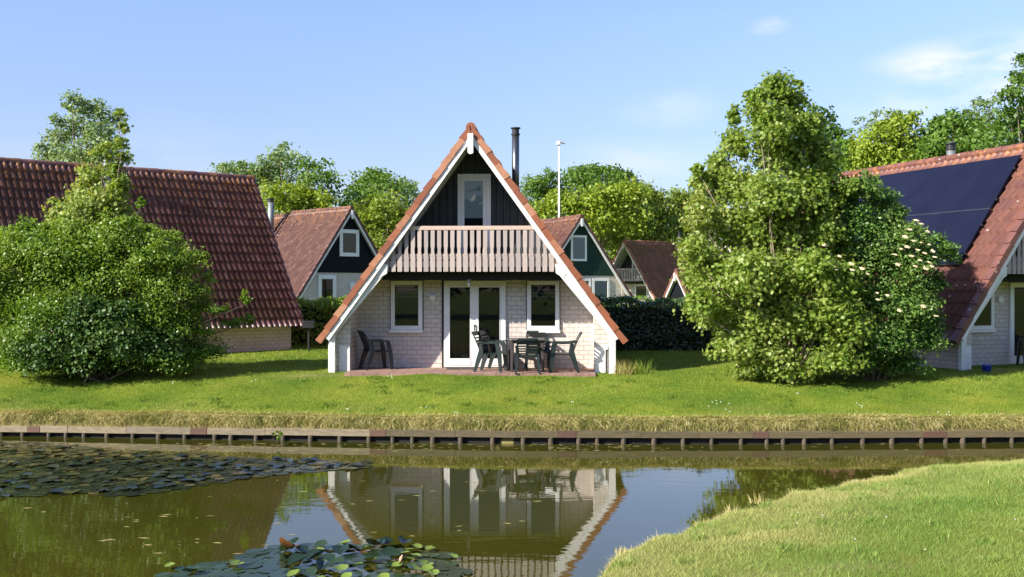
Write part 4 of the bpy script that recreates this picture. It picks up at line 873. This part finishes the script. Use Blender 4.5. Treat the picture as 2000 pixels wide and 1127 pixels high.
plant('maple_tree', 'slim pale green maple rising out of the left shrub, covering part of the roof', 'tree', 24.2, 190,
      [(200, 302, 17, 24, .5), (182, 345, 24, 26, .65), (172, 385, 32, 28, .75), (195, 400, 36, 34, .7), (160, 425, 40, 34, .72), (110, 400, 12, 14, .7), (120, 425, 26, 22, .7), (225, 430, 36, 34, .6), (150, 470, 50, 34, .65), (228, 380, 16, 26, .3),
       (236, 222, 10, 10, .5), (240, 250, 9, 16, .5), (238, 285, 11, 18, .45), (240, 312, 14, 18, .45), (228, 340, 18, 22, .4), (236, 365, 16, 20, .35)],
      M['leaf_maple'], T_MAP, .125, 3000, r0=.03, stems=4, bark='bark_pale', zb=-.02, ddepth=.3, shell=.3, clump=.24, per=12, up=.30)
plant('young_tree', 'open leafy tree whose crown stands above the left roof ridge', 'tree', 43, 165,
      [(140, 205, 13, 26, .5), (163, 215, 12, 30, .5), (190, 215, 16, 24, .5), (205, 240, 24, 30, .5), (110, 240, 16, 16, .5), (150, 260, 30, 34, .5), (195, 275, 36, 32, .5), (115, 280, 26, 26, .55), (80, 295, 14, 12, .5), (100, 310, 34, 16, .6), (150, 310, 46, 24, .6), (190, 320, 40, 24, .6), (232, 235, 12, 14, .5), (218, 300, 22, 30, .4)],
      M['leaf_silver'], T_OVAL, .20, 900, r0=.12, ddepth=.8, shell=.3, clump=.26, per=12)
BG = 'trees beyond the houses'
def bg(label, D, bpx, lobes, m, size=.34, dens=270, **k): plant('broadleaf_tree', label, 'tree', D, bpx, lobes, M[m], T_DIA, size, dens, r0=.16, ddepth=1.5, group=BG, shell=.35, clump=.20, per=14, **k)
bg('small bluish tree peeping over the right end of the left roof', 68, 470, [(440, 335, 20, 18), (470, 325, 18, 14), (455, 350, 40, 24), (500, 345, 34, 24), (510, 390, 40, 50)], 'leaf_silver')
bg('tallest silvery green tree between the left roof and the black gabled house', 66, 560, [(545, 300, 26, 18), (520, 320, 26, 20), (560, 320, 38, 28), (525, 350, 40, 34), (575, 355, 44, 34), (540, 395, 50, 36), (590, 400, 40, 36)], 'leaf_silver', dens=170)
bg('green rounded tree directly above the black gabled house', 64, 615, [(600, 325, 26, 18), (630, 330, 22, 18), (615, 360, 42, 34), (650, 360, 16, 28), (600, 400, 46, 34), (640, 400, 34, 34)], 'leaf_green', dens=170)
bg('fresh green tree with a pointed top right of the black gabled house', 68, 735, [(728, 345, 24, 16), (745, 350, 26, 18), (710, 372, 36, 28), (755, 375, 40, 30), (690, 400, 26, 40), (740, 410, 60, 36), (720, 450, 60, 40)], 'leaf_green')
bg('grey-green tree touching the left roof edge of the centre house', 70, 795, [(795, 360, 20, 12), (785, 375, 26, 18), (812, 372, 14, 14), (800, 400, 34, 30), (780, 440, 40, 40)], 'leaf_silver', dens=170)
bg('olive yellow tree in front of the tree line left of the centre house', 62, 760, [(755, 415, 45, 34), (730, 455, 40, 40), (780, 450, 38, 40), (750, 500, 60, 40), (790, 430, 20, 26), (700, 440, 24, 36)], 'leaf_olive')
bg('olive yellow tree behind the ridge of the black gabled house', 62, 580, [(540, 385, 34, 26), (575, 390, 40, 28), (610, 395, 36, 26), (560, 420, 60, 30), (640, 400, 26, 20)], 'leaf_lime')
bg('dark green tree just right of the steel flue of the centre house', 86, 1070, [(1050, 358, 26, 16), (1075, 350, 24, 16), (1040, 375, 24, 22), (1065, 385, 44, 28), (1060, 420, 60, 34)], 'leaf_green')
bg('broad dark green tree crown behind the lamp mast', 88, 1165, [(1125, 342, 24, 16), (1150, 335, 26, 14), (1190, 340, 28, 14), (1215, 348, 24, 16), (1140, 365, 50, 26), (1205, 372, 46, 26), (1240, 370, 16, 18), (1170, 400, 70, 30)], 'leaf_green', size=.42)
bg('olive yellow tree right of the lamp mast above the green gable', 80, 1175, [(1170, 392, 40, 26), (1120, 410, 45, 28), (1225, 385, 44, 24), (1090, 400, 30, 26), (1200, 430, 70, 36), (1130, 450, 50, 30), (1060, 420, 26, 20)], 'leaf_lime', size=.42)
bg('olive tree behind the distant balcony house', 92, 1255, [(1250, 385, 40, 22), (1280, 400, 34, 26), (1230, 430, 60, 36), (1290, 440, 50, 34), (1250, 470, 70, 20), (1180, 465, 40, 30), (1310, 470, 40, 25)], 'leaf_olive', size=.42)
bg('small tree between the distant balcony house and the maple', 94, 1330, [(1325, 390, 22, 18), (1345, 400, 24, 24), (1320, 425, 40, 28), (1345, 450, 40, 36), (1370, 420, 30, 40)], 'leaf_olive', size=.42)
bg('dark green tree close behind the upper right of the maple', 50, 1620, [(1600, 235, 28, 26, .3), (1625, 265, 28, 26, .3), (1605, 290, 44, 36, .3), (1640, 300, 16, 30, .3), (1600, 340, 50, 40, .3)], 'leaf_green')
bg('sparse grey-leaved tree above the far end of the right roof', 80, 1710, [(1685, 240, 16, 18), (1710, 228, 16, 14), (1735, 222, 22, 14), (1700, 255, 30, 22), (1760, 228, 12, 10), (1675, 270, 14, 26)], 'leaf_silver', dens=90)
bg('yellow-green tree above the ridge of the right roof', 74, 1740, [(1740, 330, 90, 26), (1680, 330, 50, 30), (1660, 300, 20, 26), (1740, 245, 30, 22), (1775, 238, 26, 18), (1710, 275, 36, 28), (1755, 275, 40, 28), (1700, 305, 45, 24), (1770, 300, 45, 26), (1680, 300, 24, 24)], 'leaf_lime', size=.40)
bg('bright green tree behind the flue of the right house', 72, 1850, [(1850, 315, 80, 22), (1900, 290, 50, 26), (1835, 245, 26, 18), (1865, 235, 28, 18), (1820, 270, 34, 26), (1860, 265, 44, 28), (1900, 255, 30, 26), (1840, 295, 50, 20)], 'leaf_green', size=.40)
bg('grey-green tree between the bright green tree and the tall dark tree', 76, 1920, [(1930, 290, 60, 26), (1912, 205, 20, 14), (1935, 205, 18, 14), (1890, 222, 14, 10), (1920, 230, 34, 22), (1900, 260, 40, 24), (1945, 260, 40, 30)], 'leaf_silver', dens=170)
bg('tall dark green tree at the right picture edge', 56, 1995, [(2000, 125, 22, 20, .35), (1990, 155, 24, 18, .35), (2015, 170, 40, 36, .35), (1985, 195, 36, 26, .35), (1975, 235, 42, 28, .35), (2020, 230, 50, 40, .35), (1970, 270, 50, 26, .35), (2030, 280, 50, 34, .35)], 'leaf_green', size=.36, dens=220)
# far wood closing the horizon
P_, N_, T_ = lobe_points([(x_, 118 + random.uniform(-4, 4), 3.2 + random.uniform(-.6, .6), 5, 4, 4.2, random.uniform(.3, .6)) for x_ in np.arange(-75, 76, 5.5)], 70, shell=.4, per=12)
k_ = P_[:, 2] > 0; fw = leaves('far_wood', P_[k_], N_[k_], rng.uniform(.45, .8, k_.sum()), T_DIA, M['leaf_olive'], T_[k_]); tag(fw, 'distant belt of woodland closing the view behind the houses', 'woodland', kind='stuff')
P_, N_, T_ = lobe_points([(x_, -25 + random.uniform(-2, 2), 4.0 + random.uniform(-.8, .8), 4.5, 3.5, 4.4, random.uniform(.2, .5)) for x_ in np.arange(-58, 59, 4.0)], 150, shell=.2, per=12)  # added trees, out of view, so the window glass reflects something dark
k_ = P_[:, 2] > -.3; fw = leaves('added_wood', P_[k_], N_[k_], rng.uniform(.5, .8, k_.sum()), T_DIA, M['leaf_hedge'], T_[k_]); tag(fw, 'added belt of unseen trees behind the viewpoint, giving the glass dark reflections', 'woodland', kind='stuff')
# hedges
def hedge(name, label, x0, x1, y0, y1, h_, m, dens, size, tb=.35, tt=.7):
    r_ = empty(name, ((x0 + x1) / 2, (y0 + y1) / 2, 0)); cx, cy = r_.location.x, r_.location.y
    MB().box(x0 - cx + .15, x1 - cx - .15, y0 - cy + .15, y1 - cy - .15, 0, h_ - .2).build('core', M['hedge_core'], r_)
    W_, D_ = x1 - x0, y1 - y0; n1 = int(dens * W_ * h_); n2 = int(dens * W_ * D_); n3 = int(dens * D_ * h_)
    P1 = np.stack([rng.uniform(x0, x1, n1), y0 + np.abs(rng.normal(0, .09, n1)), rng.uniform(0, h_, n1)], -1); N1 = rng.normal(0, .5, (n1, 3)) + [0, -.8, .35]
    P2_ = np.stack([rng.uniform(x0, x1, n2), rng.uniform(y0, y1, n2), h_ + rng.normal(0, .05, n2)], -1); N2 = rng.normal(0, .5, (n2, 3)) + [0, 0, 1]
    sx = rng.integers(0, 2, n3); P3 = np.stack([np.where(sx, x0, x1) + rng.normal(0, .08, n3), rng.uniform(y0, y1, n3), rng.uniform(0, h_, n3)], -1); N3 = rng.normal(0, .5, (n3, 3)) + np.stack([np.where(sx, -1, 1), 0 * sx, .3 + 0 * sx], -1)
    P_ = np.concatenate([P1, P2_, P3]); N_ = np.concatenate([N1, N2, N3]); P_ = P_ + (.07 * np.sin(P_[:, 0] * 2.3 + 1) + .05 * np.sin(P_[:, 0] * 5.7))[:, None] * [0, -.6, 1] * np.clip(P_[:, 2:3] / h_, .3, 1)
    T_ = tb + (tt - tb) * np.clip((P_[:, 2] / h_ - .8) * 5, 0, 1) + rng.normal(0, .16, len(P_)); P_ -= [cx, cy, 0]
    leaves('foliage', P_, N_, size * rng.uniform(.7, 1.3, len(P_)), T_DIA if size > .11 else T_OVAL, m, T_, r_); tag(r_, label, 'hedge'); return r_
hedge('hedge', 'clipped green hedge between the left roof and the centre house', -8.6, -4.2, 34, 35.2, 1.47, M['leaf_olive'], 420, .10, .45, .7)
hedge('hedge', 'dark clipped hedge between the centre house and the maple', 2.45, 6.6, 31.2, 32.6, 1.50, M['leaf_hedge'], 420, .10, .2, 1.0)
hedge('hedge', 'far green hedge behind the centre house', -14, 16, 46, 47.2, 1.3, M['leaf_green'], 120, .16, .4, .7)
plant('climbing_vine', 'leafy bright green growth bulging from the top of the left hedge', 'shrub', 33.8, 650, [(640, 600, 22, 12, .7), (665, 598, 18, 12, .7), (650, 618, 22, 18, .6), (668, 630, 14, 20, .5)], M['leaf_shrub'], T_OVAL, .13, 1500, r0=.02, stems=4, clump=.2)
plant('water_side_plant', 'small green plant growing out of the timber bank edging', 'plant', 19.15, 545, [(540, 846, 8, 5, .6), (549, 850, 7, 5, .6), (544, 857, 5, 5, .4)], M['leaf_shrub'], T_OVAL, .05, 9000, r0=.006, stems=3, zb=-1.0, clump=.2)

# ------------------------------------------------------------------ water lilies
def pad_verts(r_, n_=16, notch=.30, cup=0.0, fold=0.0):
    vs = [(0, 0, 0)]
    for i in range(n_ + 1):
        a_ = notch / 2 + (2 * math.pi - notch) * i / n_; q = r_ * (1 + .04 * math.sin(5 * a_))
        vs.append((q * math.cos(a_), q * math.sin(a_), cup * (q ** 2) / r_ + fold * abs(math.sin(a_)) * q))
    return vs, [(0, i, i + 1) for i in range(1, n_ + 1)]
protos = []
for j, (r_, cup, fold, tn) in enumerate(((.15, .0, .0, .3), (.13, .02, .01, .5), (.16, .01, .02, .15), (.13, .2, .35, .3), (.10, .3, .2, .95), (.13, .1, .55, .0))):
    vs, fs = pad_verts(r_, cup=cup, fold=fold); me = MB().add(vs, fs, tint=tn).build('lily_pad', M['pad'], smooth=True); protos.append(me)
def zone(px, py): x_, y_, z_ = at(px, py, (CAM_Z - WZ) * 2000 / (py - 556)); return x_, y_
random.seed(11); used = set(); pts = []
tries = 0
while len(pts) < 150 and tries < 9000:
    tries += 1; px_ = random.uniform(320, 900); py_ = random.uniform(1062, 1140)
    top = np.interp(px_, [320, 440, 490, 540, 620, 800, 880, 905], [1106, 1098, 1078, 1066, 1062, 1064, 1084, 1120])
    if py_ < top + 3: continue
    x_, y_ = zone(px_, py_)
    if all((x_ - a[0]) ** 2 + (y_ - a[1]) ** 2 > .019 for a in pts): pts.append((x_, y_, px_, py_))
desc = ('flat green lily pad', 'smaller flat lily pad', 'broad dark lily pad', 'cupped lily leaf', 'yellow-green lily leaf', 'folded dark lily leaf')
for (x_, y_, px_, py_) in pts:
    mid = math.exp(-((px_ - 650) / 130) ** 2); right = math.exp(-((px_ - 800) / 60) ** 2)
    q = random.random()
    if q < .38 * mid: k_ = random.choice((3, 5, 5, 3))
    elif q < .50 * mid + .28 * right: k_ = 4
    elif random.random() < .06: k_ = 4
    else: k_ = random.choice((0, 1, 2))
    pr = protos[k_]
    o = pr if k_ not in used else pr.copy()
    if k_ in used: col.objects.link(o)
    used.add(k_); s_ = random.uniform(.55, .9); o.scale = (s_, s_, s_); lift = {0: .006, 1: .010, 2: .008, 3: .035, 4: .02, 5: .04}[k_] + random.uniform(0, .006)
    o.location = (x_, y_, WZ + lift); tl = .012 if k_ < 3 else .32; o.rotation_euler = (random.uniform(-tl, tl), random.uniform(-tl, tl), random.uniform(0, 6.28)); o['lk'] = k_
lp_ = [(p_, o_) for p_, o_ in zip(pts, [o for o in bpy.data.objects if 'lk' in o.keys()])]
lp_ = sorted([((o.location.x / o.location.y * 2000 + 1000), 3010 * 2 / o.location.y + 556, o) for o in bpy.data.objects if 'lk' in o.keys()], key=lambda a: a[1])
ORD = ['first', 'second', 'third', 'fourth', 'fifth', 'sixth', 'seventh', 'eighth', 'ninth', 'tenth', 'eleventh', 'twelfth', 'thirteenth', 'fourteenth', 'fifteenth']
for ri in range(0, len(lp_), 12):
    row = sorted(lp_[ri:ri + 12], key=lambda a: a[0])
    for ci, (_, _, o) in enumerate(row):
        tag(o, desc[o['lk']] + ', %s from the left in the %s row from the back' % (ORD[ci], ORD[ri // 12]), 'lily pad', 'lily pads of the foreground patch'); del o['lk']
for j, p_ in enumerate(protos):
    if j not in used: bpy.data.objects.remove(p_)
ob = MB().add(*pad_verts(.12, cup=.3, fold=.5), tint=.5).build('lily_pad', plain('brown_pad', (0.17, 0.065, 0.018), .4, .2, 9), smooth=True); x_, y_ = zone(560, 1082); ob.location = (x_, y_, WZ + .05); ob.rotation_euler = (.5, .1, 2.4); tag(ob, 'rusty orange lily leaf curling up at the back of the foreground patch', 'lily pad', 'lily pads of the foreground patch')
x_, y_ = zone(778, 1110); bd_ = empty('lily_bud', (x_, y_, WZ)); tag(bd_, 'closed pinkish lily bud standing at the right of the foreground patch', 'flower bud')
MB().tube([(0, 0, 0), (.01, 0, .05), (.02, 0, .07)], [.006, .006, .012], 8).build('stalk', M['leaf_elder'], bd_)
MB().tube([(.02, 0, .07), (.03, 0, .105), (.045, 0, .145)], [.012, .02, .003], 8).build('petals', M['bud'], bd_, smooth=True)
# far mat of lily pads (uncountable, left side)
n_ = 0; V = []; F = []; T_ = []; tries = 0; cells = {}
while n_ < 1500 and tries < 60000:
    tries += 1; px_ = random.uniform(-60, 720); py_ = random.uniform(862, 975)
    lo = np.interp(px_, [-60, 0, 150, 260, 400, 560, 720], [962, 968, 962, 966, 945, 922, 912]); hi = np.interp(px_, [-60, 100, 200, 350, 500, 720], [868, 872, 884, 893, 903, 908])
    if not (hi + random.uniform(-8, 8) < py_ < lo + random.uniform(-8, 4)): continue
    x_, y_ = zone(px_, py_); r_ = random.uniform(.06, .125); key = (int(x_ / .15), int(y_ / .15))
    if any((x_ - a) ** 2 + (y_ - b_) ** 2 < .0125 for dx in (-1, 0, 1) for dy in (-1, 0, 1) for a, b_ in cells.get((key[0] + dx, key[1] + dy), [])): continue
    cells.setdefault(key, []).append((x_, y_)); vs, fs = pad_verts(r_, 10, cup=random.choice((0, 0, 0, .12)), fold=random.choice((0, 0, 0, 0, .05, .3)))
    a_ = random.uniform(0, 6.28); ca, sa = math.cos(a_), math.sin(a_); k_ = len(V); lift = random.uniform(.003, .012)
    V += [(x_ + u * ca - v * sa, y_ + u * sa + v * ca, WZ + lift + z_) for u, v, z_ in vs]; F += [tuple(i + k_ for i in f) for f in fs]
    T_ += [min(1, max(0, random.gauss(.35, .2) + (.55 if random.random() < .06 else 0) + (.25 if py_ < 895 else 0)))] * len(vs); n_ += 1
b = MB(); b.v = V; b.f = F; b.tint = T_; b.lich = [0] * len(V); o = b.build('lily_pad_mat', M['pad_far'], smooth=True); tag(o, 'dense mat of small dark lily pads on the left of the pond', 'lily pads', kind='stuff')
# floating weed scraps by the timber edging
V = []; F = []
for _ in range(420):
    px_ = random.uniform(-20, 1300) if random.random() < .75 else random.uniform(-20, 1900); py_ = random.uniform(866, 882) if random.random() < .6 else random.uniform(905, 1090)
    if py_ > 900 and px_ > 1050: continue
    if py_ > 900 and random.random() < .5: continue
    x_, y_ = zone(px_, py_); a_ = random.uniform(-.5, .5); l_ = random.uniform(.02, .09); w_ = random.uniform(.006, .02); k_ = len(V)
    V += [(x_ - l_, y_, WZ + .004), (x_, y_ - w_, WZ + .004), (x_ + l_, y_ + a_ * l_, WZ + .004), (x_, y_ + w_, WZ + .004)]; F.append((k_, k_ + 1, k_ + 2, k_ + 3))
o = MB().add(V, F, tint=.6).build('floating_weed', M['straw']); tag(o, 'small scraps of weed and straw floating on the pond', 'pond weed', kind='stuff')
# unused helper meshes
for me in list(bpy.data.meshes):
    if me.users == 0: bpy.data.meshes.remove(me)
